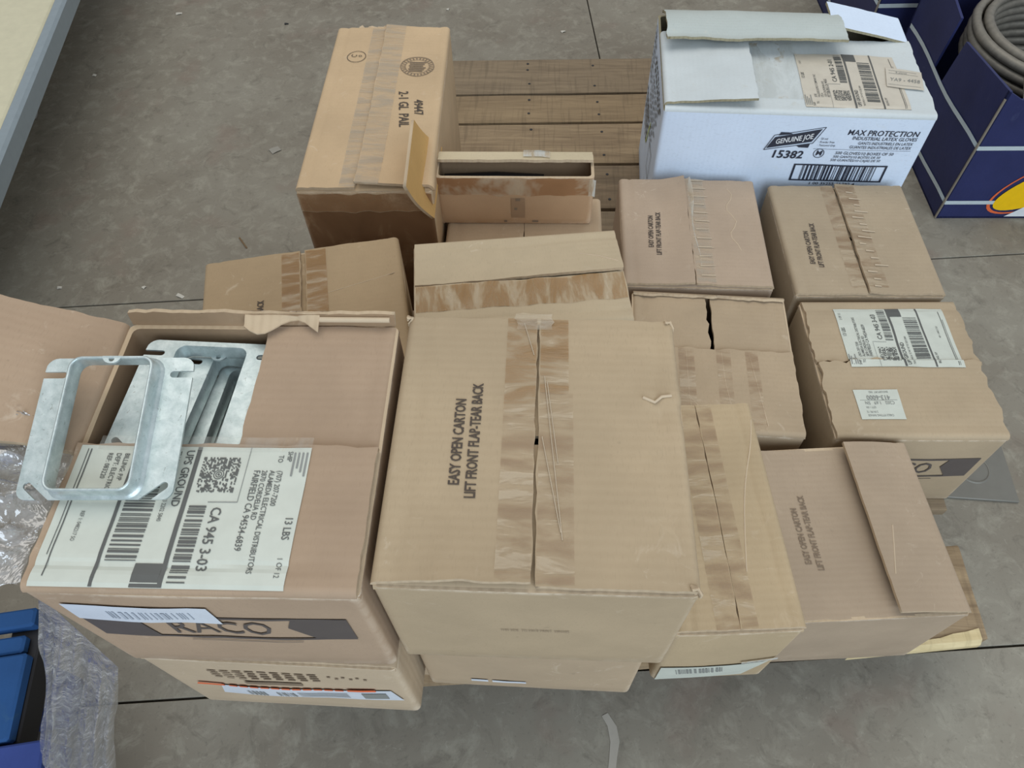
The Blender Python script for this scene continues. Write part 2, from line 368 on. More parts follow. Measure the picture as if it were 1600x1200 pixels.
# ------------------------------------------------------------------ cartons
TH = 0.0038
class Carton:
    def __init__(s, name, label, x, y, z, w, d, h, yaw=0.0, mat=None, edge=None, inside=None, group=None, bulge=0.002, seed=0, tilt=(0, 0), cat='cardboard box', rad=0.006):
        s.w, s.d, s.h, s.seed, s.bulge, s.r = w, d, h, seed, bulge, rad
        s.root = thing(name, label, cat, (x, y, z), yaw, group, tilt)
        s.mats = [mat, edge or EDGE, inside or INSIDE]
        s.W = {k: s.wall(k) for k in 'LRFB'}
    def fr(s, k):
        w, d = s.w / 2, s.d / 2
        return {'F': (Vector((0, -d, 0)), Vector((1, 0, 0)), Vector((0, 1, 0)), w), 'B': (Vector((0, d, 0)), Vector((-1, 0, 0)), Vector((0, -1, 0)), w),
                'L': (Vector((-w, 0, 0)), Vector((0, -1, 0)), Vector((1, 0, 0)), d), 'R': (Vector((w, 0, 0)), Vector((0, 1, 0)), Vector((-1, 0, 0)), d)}[k]
    def bul(s, k, u, z):
        O, U, I, hl = s.fr(k); sd = s.seed * 3.7 + 'LRFB'.index(k) * 11.3
        e = max(0.0, 1 - (u / hl) ** 2); q = max(0.0, math.sin(math.pi * min(1, max(0, z / s.h))))
        return s.bulge * e * q + 0.0016 * e * fbm(u * 14, z * 14, sd) * min(1, q * 3)
    def wall(s, k):
        O, U, I, hl = s.fr(k)
        return lambda u, z, off: O + U * u - I * (s.bul(k, u, z) + off) + Vector((0, 0, z))
    def body(s, name='body'):
        rc = 0.005; mb = MB(); per = []
        for k in 'FRBL':
            O, U, I, hl = s.fr(k); n = 9
            for i in range(n + 4):
                q = [0, 0.012, 0.035][i] if i < 3 else (1 - [0, 0.012, 0.035][n + 3 - i] if i > n else (i - 2) / (n - 1))
                per.append((k, -hl + rc + (2 * hl - 2 * rc) * q, 0.0))
            for a in (30, 60): per.append((k, hl - rc + rc * math.sin(R(a)), rc * (1 - math.cos(R(a)))))
        top = s.h - s.r
        zs = [0.0, 0.003] + [top * i / 7 for i in range(1, 7)] + [top - 0.010, top - 0.004, top]
        def pt(k, u, ins, z, th):
            O, U, I, hl = s.fr(k); b = s.bul(k, u, z) if ins == 0 else 0
            sh = 0.002 if z == 0 else 0
            p = O + U * u + I * (ins - b + sh); c = Vector((0, 0, 0))
            if th:
                f = Vector((1 - th / (s.w / 2), 1 - th / (s.d / 2), 1)); p = Vector((p.x * f.x, p.y * f.y, p.z))
            p.z = z; return p
        out = [[pt(k, u, i, z, 0) for k, u, i in per] for z in zs]
        inn = [[pt(k, u, i, max(z, TH), TH) for k, u, i in per] for z in zs[1:]]
        mb.grid(out, 0, close=True); mb.grid(inn, 2, close=True, flip=True)
        mb.grid([out[-1], inn[-1]], 1, close=True); mb.poly(out[0][::-1], 0); mb.poly(inn[0], 2)
        return mb.build(name, s.mats, s.root, sharp=50)
    def surf(s, k, theta=90.0, dh=0.0, lift=None, warp=0.0012, seed=0, shear=0.0):
        """flap surface: u along the hinge, a = distance from the fold, off = above the printed face"""
        O, U, I, hl = s.fr(k); r = s.r; sg = 1 if theta >= 0 else -1; th = R(abs(theta)); La = r * th
        sd = seed + s.seed * 5.1
        def S(u, a, off):
            if a < La and La > 0:
                q = a / r; i = r - r * math.cos(q); z = r * math.sin(q); ni, nz = -math.cos(q), math.sin(q); e = 0
            else:
                e = a - La; i = r - r * math.cos(th) + e * math.sin(th); z = r * math.sin(th) + e * math.cos(th); ni, nz = -math.cos(th), math.sin(th)
            wv = warp * fbm(u * 9, e * 9, sd) * min(1, e * 25) + (lift(u, e) if lift else 0.0)
            if abs(theta) > 80: wv += 0.0003 * fbm(u * 45, e * 45, sd + 3) * min(1, e * 60) - 0.0011 * math.exp(-((e - 0.0095 - 0.0035 * fbm(u * 16, 1.5, sd)) / 0.0026) ** 2)
            if sg < 0: i = -i; ni = -ni; ni, nz, wv = -ni, -nz, -wv
            o = off + wv
            return O + U * (u + shear * e) + I * (i + ni * o) + Vector((0, 0, s.h - r - dh + z + nz * o))
        return S
    def flap(s, k, L, theta=90.0, dh=0.0, u0=None, u1=None, lift=None, warp=0.0012, seed=0, jag=0.0008, label=None, name='flap', mats=None, shear=0.0, cut=None, nu=30, nv=34):
        O, U, I, hl = s.fr(k); u0 = -hl + 0.0015 if u0 is None else u0; u1 = hl - 0.0015 if u1 is None else u1
        S = s.surf(k, theta, dh, lift, warp, seed, shear); La = s.r * R(abs(theta))
        def P(i, j, off):
            if j <= 0.34 and La > 0: a = La * j / 0.34
            else: a = La + (L - La) * (j - 0.34) / 0.66 if La > 0 else L * j
            u = u0 + (u1 - u0) * i
            g = min(1, max(0, (a - La) * 60))
            if i < 1e-6: u += jag * g * fbm(a * 60, seed, 1.3, oc=2)
            if i > 1 - 1e-6: u += jag * g * fbm(a * 60, seed, 5.3, oc=2)
            if j > 1 - 1e-6: a += jag * fbm(u * 60, seed, 8.3, oc=2) * 1.5
            if cut: u, a = cut(u, a, i, j)
            return S(u, a, off)
        mb = MB(); mb.sheet(P, nu, nv, TH if theta >= 0 else -TH)
        if theta < 0: mb.f = [f[::-1] for f in mb.f]
        o = mb.build(name, mats or s.mats, s.root); tag(o, label); return o, S
    def tape(s, S, u0, u1, a0, a1, mat=None, off=0.0006, label=None, jag=0.002, name='tape', seed=1):
        mb = MB(); n = max(4, int(abs(u1 - u0) / 0.006)); m = max(2, int(abs(a1 - a0) / 0.006))
        P = lambda i, j, o: S(u0 + (u1 - u0) * i, a0 + (a1 - a0) * j + (jag * fbm(i * 9, seed, 2.2) if j in (0, 1) else 0), off + 0.0006 * abs(fbm(i * 30, j * 6, seed)))
        mb.grid([[P(i / n, j / m, 0) for j in range(m + 1)] for i in range(n + 1)])
        o = mb.build(name, mat or TAPEY, s.root); tag(o, label); return o
    def easy(s, S, u1, a1, u2, a2, ang=0.0, mat=None, sz=1.0, label='black two-line opening instruction'):
        p = Print(S, 0, 0, 0, 0.0007)
        p.text('EASY OPEN CARTON', u1, a1, 0.0100 * sz, 0.69, 0.022, ang=ang)
        p.text('LIFT FRONT FLAP-TEAR BACK', u2, a2, 0.0100 * sz, 0.66, 0.022, ang=ang)
        return p.build('printed_text', [mat or INK], s.root, label)

def close_lr(c, gap=0.001, seeds=(1, 2), liftL=None, liftR=None, half=None, inner=True, labels=(None, None), warp=0.0012, inL=0.5, shearL=0):
    """inner front/back flaps, then outer left/right flaps meeting along a front-to-back seam"""
    La = c.r * math.pi / 2 - c.r
    if inner:
        for k in 'FB': c.flap(k, c.d * 0.4985, dh=TH * 1.15, seed=9, name='inner_flap')
    hl = (half if half else c.w / 2)
    a = c.flap('L', hl - gap / 2 + La, lift=liftL, seed=seeds[0], warp=warp, label=labels[0])
    b = c.flap('R', c.w - hl - gap / 2 + La, lift=liftR, seed=seeds[1], warp=warp, label=labels[1])
    return a[1], b[1], La
def close_fb(c, gap=0.001, seeds=(1, 2), liftF=None, liftB=None, inner=True, half=None, warp=0.0012, jag=0.0008):
    La = c.r * math.pi / 2 - c.r
    if inner:
        for k in 'LR': c.flap(k, c.w * 0.4985, dh=TH * 1.15, seed=9, name='inner_flap')
    hl = (half if half else c.d / 2)
    a = c.flap('F', hl - gap / 2 + La, lift=liftF, seed=seeds[0], warp=warp, jag=jag)
    b = c.flap('B', c.d - hl - gap / 2 + La, lift=liftB, seed=seeds[1], warp=warp, jag=jag)
    return a[1], b[1], La
#@@SETTING
Z1 = 0.115                                   # pallet deck top
# ------------------------------------------------------------------ setting: concrete floor cast in bays with open joints
fl = thing('floor', None, None, (0, 0.245, 0), 5.3); fl['kind'] = 'structure'
mb = MB(); mb.box(-5, 5, -5, 7, -0.10, -0.012)
mb.build('joint_bed', flat_mat('joint_dirt', srgb(58, 54, 48), 0.9), fl)
JX = 0.27; G = 0.0016
for x0, x1, y0, y1 in ((-5, 5, -5, -G), (-5, JX - G, G, 0.72 - G), (JX + G, 5, G, 0.72 - G), (-5, JX - G, 0.72 + G, 7), (JX + G, 5, 0.72 + G, 7)):
    m = MB(); m.box(x0, x1, y0, y1, -0.012, 0, bev=0.0008); m.build('concrete_slab', FLOOR, fl, sharp=30)
# pale drip mark on the near bay
m = MB(); cen = [(0.094, 0.198), (0.103, 0.186), (0.106, 0.168), (0.103, 0.150), (0.100, 0.130), (0.099, 0.110), (0.098, 0.09)]
c5, s5 = math.cos(R(-5.3)), math.sin(R(-5.3))
loc = lambda x, y, z: (x * c5 - (y - 0.245) * s5, x * s5 + (y - 0.245) * c5, z)
wd = [0.004, 0.006, 0.006, 0.005, 0.005, 0.006, 0.006]
m.grid([[loc(x - w, y, 0.0006), loc(x + w, y + 0.004 * (i == 0), 0.0006)] for i, ((x, y), w) in enumerate(zip(cen, wd))], flip=True)
m.build('pale_drip_mark', flat_mat('pale_drip', srgb(176, 170, 158), 0.8), fl)

# steel cover plate set in the floor
pt = thing('floor_cover_plate', 'square dull grey steel cover plate in the floor beside the pallet', 'cover plate', (0.683, 0.578, 0), -3)
m = MB(); m.box(-0.056, 0.056, -0.054, 0.054, 0.0, 0.005, bev=0.001); m.build('plate', PLATE, pt, sharp=30)
m = MB(); n = 40
m.grid([[(r * math.cos(2 * math.pi * k / n), r * math.sin(2 * math.pi * k / n), z) for k in range(n)] for r, z in ((0.027, 0.005), (0.026, 0.0062), (0.024, 0.0062), (0.023, 0.0052))], close=True)
m.build('raised_ring', PLATE, pt)
m = MB(); m.prism([(0.004 * math.cos(k), 0.004 * math.sin(k)) for k in [2 * math.pi * i / 12 for i in range(12)]], 0.005, 0.0058); m.build('centre_pin', RUBBER, pt)

# ------------------------------------------------------------------ pallet
pal = thing('wooden_pallet', 'weathered wooden pallet with nailed deck boards under the cardboard boxes', 'pallet', (0.112, 0.9, 0), 0)
ROW = [(1.524, 1.400), (1.393, 1.301), (1.294, 1.172), (1.165, 1.045), (1.036, 0.925), (0.915, 0.80), (0.79, 0.68), (0.67, 0.56), (0.55, 0.44)]
PX0, PX1 = -0.442, 0.444
def board(x0, x1, ya, yb, xa, xb, z0, z1, mat, seed, name='deck_board'):
    """ya/yb: far and near edge at x0; xa/xb: the same at x1 (skewed boards)"""
    m = MB(); n = 14
    top, bot = [], []
    for j in range(7):
        t = [0, 0.03, 0.25, 0.5, 0.75, 0.97, 1][j]; e = 0.0015 if j in (0, 6) else 0
        r, q = [], []
        for i in range(n + 1):
            k = i / n; x = x0 + (x1 - x0) * k + (0.004 * fbm(t * 4, seed, 3.1) if i in (0, n) else 0)
            yf = ya + (xa - ya) * k; yn = yb + (xb - yb) * k
            y = yn + (yf - yn) * t + 0.0016 * fbm(x * 9, t * 0.6, seed)
            r.append((x, y, z1 - e - 0.0010 * abs(fbm(x * 7, t * 3, seed + 5)))); q.append((x, y, z0))
        top.append(r); bot.append(q)
    m.grid(top); m.grid(bot, flip=True)
    m.grid([top[0], bot[0]], flip=True); m.grid([top[-1], bot[-1]])
    m.grid([[r[0] for r in top], [r[0] for r in bot]]); m.grid([[r[-1] for r in top], [r[-1] for r in bot]], flip=True)
    return m.build(name, mat, pal, sharp=40)
def nails(o, pts):
    for x, y in pts:
        m = MB(); m.prism([(x + 0.0028 * math.cos(2 * math.pi * k / 8), y + 0.0028 * math.sin(2 * math.pi * k / 8)) for k in range(8)], Z1 - 0.004, Z1 + 0.0006)
        b = m.build('nail_hole', RUBBER, o)
for i, (a, b) in enumerate(ROW):
    a -= 0.9; b -= 0.9; k = 0.026
    o = board(PX0, PX1, a - k * 0.45, b - k * 0.45, a + k * 0.45, b + k * 0.45, Z1 - 0.016, Z1, WOODS[i % 4], i * 1.9)
    if i < 4:
        sh = 0.006 * i
        nails(o, [(-0.150 + sh, a - 0.022), (-0.150 + sh, a - 0.045 if i == 0 else b + 0.024), (-0.008 + sh, a - 0.028), (-0.006 + sh, b + 0.022)] + ([(-0.145, b + 0.028)] if i == 0 else []))
# the near lead board is split and sits askew
board(PX0, PX1, 0.300 - 0.9, 0.184 - 0.9, 0.402 - 0.9, 0.280 - 0.9, Z1 - 0.016, Z1, WOODS[2], 31)
m = MB(); rr = [(0.270 + 0.0166 * k, -0.643 + 0.00205 * k) for k in range(11)]
m.grid([[(x, y + 0.004 + 0.013 * max(0.1, abs(fbm(x * 60, 1, 1))) + 0.01 * max(0, (x - 0.38) / 0.06), Z1 + 0.0012) for x, y in rr], [(x, y + 0.001, Z1 + 0.0014) for x, y in rr], [(x, y - 0.004, Z1 - 0.006) for x, y in rr], [(x, y - 0.0042, Z1 - 0.015) for x, y in rr]], flip=True)
m.build('splintered_edge', PALEW, pal, smooth=False)
tag(pal.children[-1], 'pale freshly broken wood at the near right corner')
for x in (-0.40, 0.0, 0.395):
    m = MB(); m.box(x - 0.019, x + 0.019, -0.575, 0.615, 0.016, Z1 - 0.0165, bev=0.002); m.build('stringer', WOODS[1], pal, sharp=30)
for y in (-0.575, 0.0, 0.55):
    m = MB(); m.box(PX0 + 0.005, PX1 - 0.005, y - 0.0, y + 0.09, 0.0, 0.0155, bev=0.0015); m.build('bottom_board', WOODS[3], pal, sharp=30)

# ------------------------------------------------------------------ cartons
def local_xy(c, S, k):
    La = c.r * math.pi / 2 - c.r; w, d = c.w / 2, c.d / 2
    return {'L': lambda x, y, o: S(-y, x + w + La, o), 'R': lambda x, y, o: S(y, w - x + La, o),
            'F': lambda x, y, o: S(x, y + d + La, o), 'B': lambda x, y, o: S(-x, d - y + La, o)}[k]

def crease(c, pts, mat, name='crease', parent=None, r=0.0007, off=0.0):
    m = MB(); m.tube([Vector(p) - Vector((0, 0, r * 0.55 if r < 0.001 else 0)) for p in pts], r, 6); return m.build(name, mat, parent or c.root)

def support(name, label, x, y, z, w, d, h, yaw, i):
    c = Carton(name, label, x, y, z, w, d, h, yaw, kraft(i), seed=i, group=None); c.body(); close_lr(c, 0.001, (i, i + 1), inner=False); return c

# bottom layer under the near stacks
support('cardboard_box', 'brown carton at the bottom of the near left stack, under the orange-striped one', -0.2145, 0.322, Z1 + 0.001, 0.21, 0.215, 0.165, 0.5, 40)
support('cardboard_box', 'brown carton at the bottom of the near middle stack, shaded on the pallet edge', 0.000, 0.346, Z1 + 0.001, 0.205, 0.215, 0.165, 2, 41)
support('cardboard_box', 'narrow brown carton on the pallet under the narrow taped one', 0.166, 0.340, Z1 + 0.001, 0.104, 0.2, 0.180, 3, 42)
support('cardboard_box', 'brown carton on the pallet under the tilted left carton', -0.2455, 0.545, Z1 + 0.001, 0.190, 0.19, 0.166, 8, 43)
support('cardboard_box', 'brown carton on the pallet under the carton with the crosswise tape', -0.018, 0.535, Z1 + 0.001, 0.215, 0.12, 0.166, 5, 44)
support('cardboard_box', 'brown carton under the small open box, showing as a narrow strip', -0.0245, 0.7145, Z1 + 0.001, 0.210, 0.178, 0.232, -0.2, 45)

# --- second layer: carton with orange-striped label
c = Carton('cardboard_box', 'brown carton with orange-striped shipping label, under the open box of steel plates', -0.2125, 0.2525, 0.2825, 0.211, 0.215, 0.164, -1.0, kraft(1, srgb(194, 174, 146)), seed=1)
c.body(); SL, SR, La = close_lr(c, 0.001, (3, 4))
lf = c.W['F']
p = Print(lf, 0.005, 0.070, 1.5, 0.0012); p.quad([(-0.075, -0.016), (0.092, -0.018), (0.086, 0.018), (-0.066, 0.017)], 12, 3); lab = p.build('shipping_label', [COOLW], c.root, 'white shipping label with an orange stripe')
p = Print(lf, 0.005, 0.070, 1.5, 0.0017)
p.quad([(-0.088, 0.016), (-0.062, 0.016), (-0.062, 0.022), (-0.085, 0.022)], 3, 1)
for i in range(11): p.rect(-0.058 + i * 0.0095, 0.0165, -0.0505 + i * 0.0095, 0.0205)
p.rect(0.048, 0.016, 0.073, 0.0225); p.mi = 1
p.bars(-0.047, -0.012, -0.031, 0.004, 9, 3); p.bars(-0.020, -0.012, -0.004, 0.004, 9, 5); p.mi = 2
p.rect(0.058, -0.011, 0.080, 0.009)
for i in range(4): p.rect(0.0, -0.010 + i * 0.005, 0.045, -0.0085 + i * 0.005)
p.build('label_print', [ORANGE, GINK, GINK], lab)
p = Print(lf, -0.012, 0.122, 0, 0.0009)
for i in range(5): p.text('MADE OF RECYCLED FIBRE BOARD'[i * 4:i * 4 + 8 + i * 3], -0.004 * i + 0.01, -0.006 * i + 0.012, 0.007, 0.7)
p.rect(-0.022, -0.027, 0.028, -0.017); p.text('LOT  17', 0.065, 0.004, 0.007, 0.8); p.text('A 2 4', 0.075, -0.008, 0.007, 0.8)
p.mb = MB(); p.rect(-0.022, -0.024, 0.028, -0.015)
for i in range(4):
    for j in range(9): p.rect(-0.045 + 0.0105 * j + 0.001 * (i % 2), 0.004 - 0.006 * i + 0.006, -0.045 + 0.0105 * j + 0.0075, 0.004 - 0.006 * i + 0.009)
for j in range(6): p.rect(0.055 + 0.006 * j, 0.006 - 0.004 * (j % 2), 0.058 + 0.006 * j, 0.009 - 0.004 * (j % 2))
p.build('printed_text', [FAINT], c.root, 'illegible brown stamped lines')

# --- second layer: carton under the big taped one
c = Carton('cardboard_box', 'brown carton directly under the big topmost carton', -0.0025, 0.2755, 0.2825, 0.195, 0.215, 0.164, -1.0, kraft(2), seed=2)
c.body(); close_lr(c, 0.001, (5, 6))
p = Print(c.W['F'], -0.035, 0.030, 0, 0.0010); p.rect(-0.02, -0.004, -0.004, 0.003); p.rect(0.0, -0.004, 0.032, 0.003); p.build('label_scrap', [COOLW], c.root, 'white label scraps')

# --- second layer: narrow taped carton right of the big one
c = Carton('cardboard_box', 'narrow brown carton with taped top, right of the big topmost carton', 0.158, 0.2885, 0.2975, 0.107, 0.217, 0.151, 4.0, kraft(3), seed=3)
c.body(); SL, SR, La = close_lr(c, 0.0005, (7, 8), half=0.0535, labels=(None, None))
xl, xr = local_xy(c, SL, 'L'), local_xy(c, SR, 'R')
c.tape(lambda u, a, o: xl(u, a, o), -0.020, -0.0005, -0.108, 0.106, TAPEF, seed=4)
c.tape(lambda u, a, o: xr(u, a, o), 0.0005, 0.014, -0.108, 0.106, TAPEF, seed=5)
crease(c, [xr(0.014 + 0.036 * t, -0.06 + 0.16 * t + 0.012 * math.sin(t * 5), 0.0002) for t in [i / 12 for i in range(13)]], CREASE)
p = Print(c.W['F'], 0.0, 0.040, 0, 0.0012); p.quad([(-0.05, -0.036), (0.030, -0.024), (0.045, 0.020), (-0.05, 0.008)], 8, 3)
lab = p.build('shipping_label', [PAPER], c.root, 'scuffed grey-white label on the front')
p = Print(c.W['F'], 0.0, 0.045, 12, 0.0016); p.bars(-0.036, -0.012, 0.006, 0.004, 16, 8); p.build('label_print', [GINK], lab)
p = Print(c.W['F'], 0.035, 0.066, 8, 0.0018); p.rect(-0.016, -0.003, 0.016, 0.003); p.build('tape', [TAPEW], c.root, 'white tape scrap')

# --- bottom layer right front: carton with the folded-over right flap
c = Carton('cardboard_box', 'brown carton with faded opening instruction and raised right flap, at the near right corner', 0.3395, 0.349, Z1 + 0.001, 0.208, 0.203, 0.166, 4.6, kraft(4, srgb(178, 159, 135)), seed=4)
c.body(); La = c.r * math.pi / 2 - c.r
for k in 'FB': c.flap(k, 0.085, dh=TH * 1.6, seed=9, name='inner_flap')
o, SL = c.flap('L', 0.150 + La, lift=lambda u, e: -0.006 * min(1, e * 12), seed=2)
o, SR = c.flap('R', 0.079 + La, theta=86, lift=lambda u, e: 0.005 * math.sin(min(1, e / 0.07) * 1.6), seed=3, warp=0.0006, label='right flap standing proud of the left one', jag=0.0003)
xl = local_xy(c, SL, 'L')
c.easy(xl, -0.0490, -0.008, -0.0370, -0.004, 90, FAINT, label='faded two-line opening instruction')
crease(c, [SR(-0.06 + 0.055 * t, 0.075 - 0.016 * t, 0.0002) for t in (0, 0.3, 0.6, 1)], CREASE)

# --- right column: carton with shipping label across the seam
c = Carton('cardboard_box', 'worn brown carton with white shipping label and small square label, on the right edge', 0.4565, 0.5725, Z1 + 0.001, 0.206, 0.215, 0.166, 1.2, kraft(5, srgb(178, 159, 130)), seed=5, bulge=0.003)
c.body(); SF, SB, La = close_fb(c, 0.0015, (3, 8), half=0.1115, liftF=lambda u, e: 0.003 * max(0, (e - 0.07) / 0.04), warp=0.0035, jag=0.0045)
xf, xb = local_xy(c, SF, 'F'), local_xy(c, SB, 'B')
def Sx(x, y, o): return xb(x, y, o) if y > 0.0043 else xf(x, y, o + 0.0003)
def ups(S, u0, s0, ang, w, h, city, addr, ship, wt, cnt, svc, big, paper, parent, seed, flip_block=False, wide=True, off=0.0009):
    """w across the reading direction, h tall; frame origin at the lower left in reading direction"""
    p = Print(S, u0, s0, ang, off); p.rect(0, 0, w, h, step=0.0026)
    lab = p.build('shipping_label', [paper], parent, 'printed shipping label')
    q = Print(S, u0, s0, ang, off + 0.0005); k = h / 0.16; kw = w / 0.101
    q.rect(0.0005, 0.0815 * k, w - 0.0005, 0.0845 * k); q.rect(0.0005, 0.0385 * k, w - 0.0005, 0.0408 * k)
    if flip_block: q.rect(0.0855 * kw, 0.064 * k, w - 0.0005, 0.0815 * k)
    else: q.rect(0.0855 * kw, 0.064 * k, w - 0.0005, 0.0815 * k)
    q.text(svc, 0.003 * kw, 0.0768 * k, 0.0078 * k, 0.85, 0.01, align='LEFT')
    q.text('TRACKING #: 1Z 9A7 437 03 2202 5840', 0.004 * kw, 0.0695 * k, 0.0042 * k, 0.72, align='LEFT')
    q.bars(0.012 * kw, 0.0435 * k, 0.084 * kw, 0.0635 * k, 34, seed)
    q.bars(0.045 * kw, 0.0870 * k, 0.098 * kw, 0.0985 * k, 22, seed + 1)
    q.text(city, 0.046 * kw, 0.1055 * k, 0.0098 * k, 0.86 * kw / k if wide else 0.8, 0.012, align='LEFT')
    q.text(ship[0], 0.003 * kw, 0.1460 * k, 0.0050 * k, 0.8, 0.004, align='LEFT'); q.text(ship[1], 0.006 * kw, 0.1400 * k, 0.0050 * k, 0.8, 0.004, align='LEFT')
    for i, t in enumerate(addr):
        q.text(t, (0.018 if i else 0.018) * kw, (0.1415 - 0.0052 * i) * k, (0.0052 if i < len(addr) - 1 else 0.0064) * k, 0.80, 0.004, align='LEFT')
    q.text(wt, 0.052 * kw, 0.1545 * k, 0.0072 * k, 0.8, 0.006, align='LEFT'); q.text(cnt, 0.080 * kw, 0.1540 * k, 0.0050 * k, 0.8, align='LEFT')
    for i, t in enumerate(big): q.text(t, (0.006 + 0.02 * (i > 2)) * kw, (0.0335 - 0.0058 * i) * k, 0.0048 * k, 0.8, 0.004, align='LEFT')
    q.text('REF 1: 0482217 SO', 0.05 * kw, 0.018 * k, 0.0038 * k, 0.7, align='LEFT'); q.rect(0.003, 0.0075 * k, w - 0.006, 0.0083 * k); q.rect(0.003, 0.0055 * k, w * 0.8, 0.0060 * k)
    q.mi = 1
    for i in range(4): q.rect(0.004 * kw, (0.1585 - 0.0028 * i) * k, (0.022 - 0.003 * (i % 3)) * kw, (0.1572 - 0.0028 * i) * k)
    q.rect(0.042 * kw, 0.0985 * k, 0.0425 * kw, 0.118 * k); q.rect(0, 0.1180 * k, w * 0.42, 0.1184 * k)
    q.mi = 0; matrix_code(q, 0.0215 * kw, 0.1005 * k, 0.026 * k, seed + 7)
    q.build('label_print', [LINK, GINK], lab); return lab
ups(Sx, 0.0805, -0.0065, 90, 0.098, 0.143, 'CA 945 3-03', ['(707) 207-7200', 'ALAMEDA ELECTRICAL DISTRIBUTORS', '2870 CORDELIA RD', 'FAIRFIELD CA 94534-6839'], ('SHIP', 'TO'), '13 LBS', '2 OF 12', 'UPS GROUND', ['BILLING: P/P'], PAPER, c.root, 21)
p = Print(xf, -0.0405, -0.0600, 180, 0.0009); p.quad([(-0.026, -0.020), (0.028, -0.020), (0.027, 0.023), (-0.026, 0.023)], 7, 6); lab = p.build('part_label', [PAPER], c.root, 'small white part-number label, upside down')
q = Print(xf, -0.0405, -0.0600, 180, 0.0014)
q.text('413-6000', 0.0, -0.0085, 0.0095, 0.78, 0.01); q.text('C202   1.69   5N', 0.0, -0.0005, 0.0065, 0.8); q.text('BRIDGEPORT  IND', -0.002, -0.0165, 0.004, 0.7)
q.text('CABLE FITTING RANGE', 0.003, 0.0175, 0.0042, 0.7); q.text('2 IN PK 12', 0.012, 0.0125, 0.0042, 0.7); q.text('QTY 1 EA', 0.012, 0.0060, 0.004, 0.7); q.rect(-0.022, -0.0045, 0.023, -0.0041)
q.build('label_print', [GINK], lab)
def front_band(c, S, z, zh, lettering=True, x0=-0.09, x1=0.09, light=True):
    """charcoal band with pointed light panel and the maker's lettering"""
    p = Print(S, 0, z, 0, 0.0008); h = zh / 2
    p.quad([(x0, -h), (x0 + 0.042, -h), (x0 + 0.038, h), (x0, h)], 5, 3)
    p.quad([(x1 - 0.043, h * 0.15), (x1, h * 0.15), (x1, h), (x1 - 0.037, h)], 5, 2); p.quad([(x1 - 0.026, -h), (x1, -h), (x1, h * 0.15), (x1 - 0.043, h * 0.15)], 5, 2)
    p.rect(x0 + 0.03, h - 0.0035, x1 - 0.03, h); p.rect(x0 + 0.04, -h, x1 - 0.02, -h + 0.0035)
    p.text('RACO', 0.0, -0.0005, zh * 0.80, 0.74, 0.004)
    p.rect(x0 + 0.06, -h - 0.006, x1 - 0.04, -h - 0.0050)
    return p.build('printed_band', [BANDINK], c.root, 'charcoal printed band with lettering')
front_band(c, c.W['F'], 0.095, 0.046)

# --- right column: back right carton
c = Carton('cardboard_box', 'brown carton with opening instruction and ragged centre tape, behind the labelled worn one', 0.4490, 0.8020, Z1 + 0.001, 0.203, 0.222, 0.166, 0.8, kraft(6, srgb(177, 159, 136)), seed=6)
c.body(); SL, SR, La = close_lr(c, 0.0025, (4, 5), liftR=lambda u, e: 0.004 * max(0, (e - 0.06) / 0.04), half=0.098)
xl, xr = local_xy(c, SL, 'L'), local_xy(c, SR, 'R')
c.easy(xl, -0.066, -0.022, -0.0545, -0.017, 88)
c.tape(xl, -0.024, -0.005, -0.10, 0.109, TAPEF, seed=4); c.tape(xr, -0.002, 0.026, -0.10, 0.109, TAPEF, seed=5)
m = MB(); rnd = random.Random(4)
for i in range(15):
    y = -0.10 + 0.0135 * i; x = 0.012 + rnd.uniform(-0.01, 0.006); L = rnd.uniform(0.008, 0.022)
    m.grid([[xr(x, y, 0.0012), xr(x + L, y, 0.0012)], [xr(x, y + 0.0024, 0.0016), xr(x + L, y + 0.0018, 0.0012)]])
m.build('tape_residue', TAPEB, c.root); tag(c.root.children[-1], None, None, None, 'stuff')

# --- middle back carton with the gaping seam
c = Carton('cardboard_box', 'brown carton with opening instruction and gaping seam, in front of the white box', 0.2200, 0.8120, Z1 + 0.001, 0.207, 0.220, 0.167, -0.8, kraft(7, srgb(177, 158, 134)), seed=7)
c.body(); SL, SR, La = close_lr(c, 0.001, (6, 7), half=0.099, liftL=lambda u, e: 0.011 * max(0, (e - 0.052) / 0.045) ** 1.3 * (0.35 + 0.65 * min(1, max(0, (0.11 - u) / 0.15))), liftR=lambda u, e: 0.004 * max(0, (e - 0.07) / 0.035))
xl, xr = local_xy(c, SL, 'L'), local_xy(c, SR, 'R')
c.easy(xl, -0.0605, -0.006, -0.0495, -0.010, 88)
c.tape(xr, -0.002, 0.024, -0.105, 0.109, TAPEC, seed=5, label='loose clear tape along the seam')
m = MB(); rnd = random.Random(9)
for i in range(12):
    y = -0.095 + 0.018 * i
    m.grid([[xr(0.004, y, 0.0014), xr(0.026 + rnd.uniform(-0.006, 0.004), y + 0.002, 0.0014)], [xr(0.004, y + 0.0022, 0.0014), xr(0.026 + rnd.uniform(-0.006, 0.004), y + 0.0038, 0.0014)]])
m.build('tape_residue', TAPEB, c.root); tag(c.root.children[-1], None, None, None, 'stuff')
m = MB(); m.grid([[Vector((-0.011 + 0.014 * (1 - k) ** 2 * 0.3, 0.108 - 0.2 * k, c.h - 0.004)) for k in [i / 10 for i in range(11)]], [Vector((0.004 + 0.003 * math.sin(k * 9), 0.108 - 0.2 * k, c.h + 0.008 - 0.006 * k)) for k in [i / 10 for i in range(11)]]], flip=True)
m.build('peeled_tape', TAPEW, c.root); tag(c.root.children[-1], 'pale peeled tape standing in the seam')
crease(c, [xr(0.060 + 0.006 * math.sin(i * 1.3), 0.09 - 0.012 * i, 0.0002) for i in range(12)], CREASE)

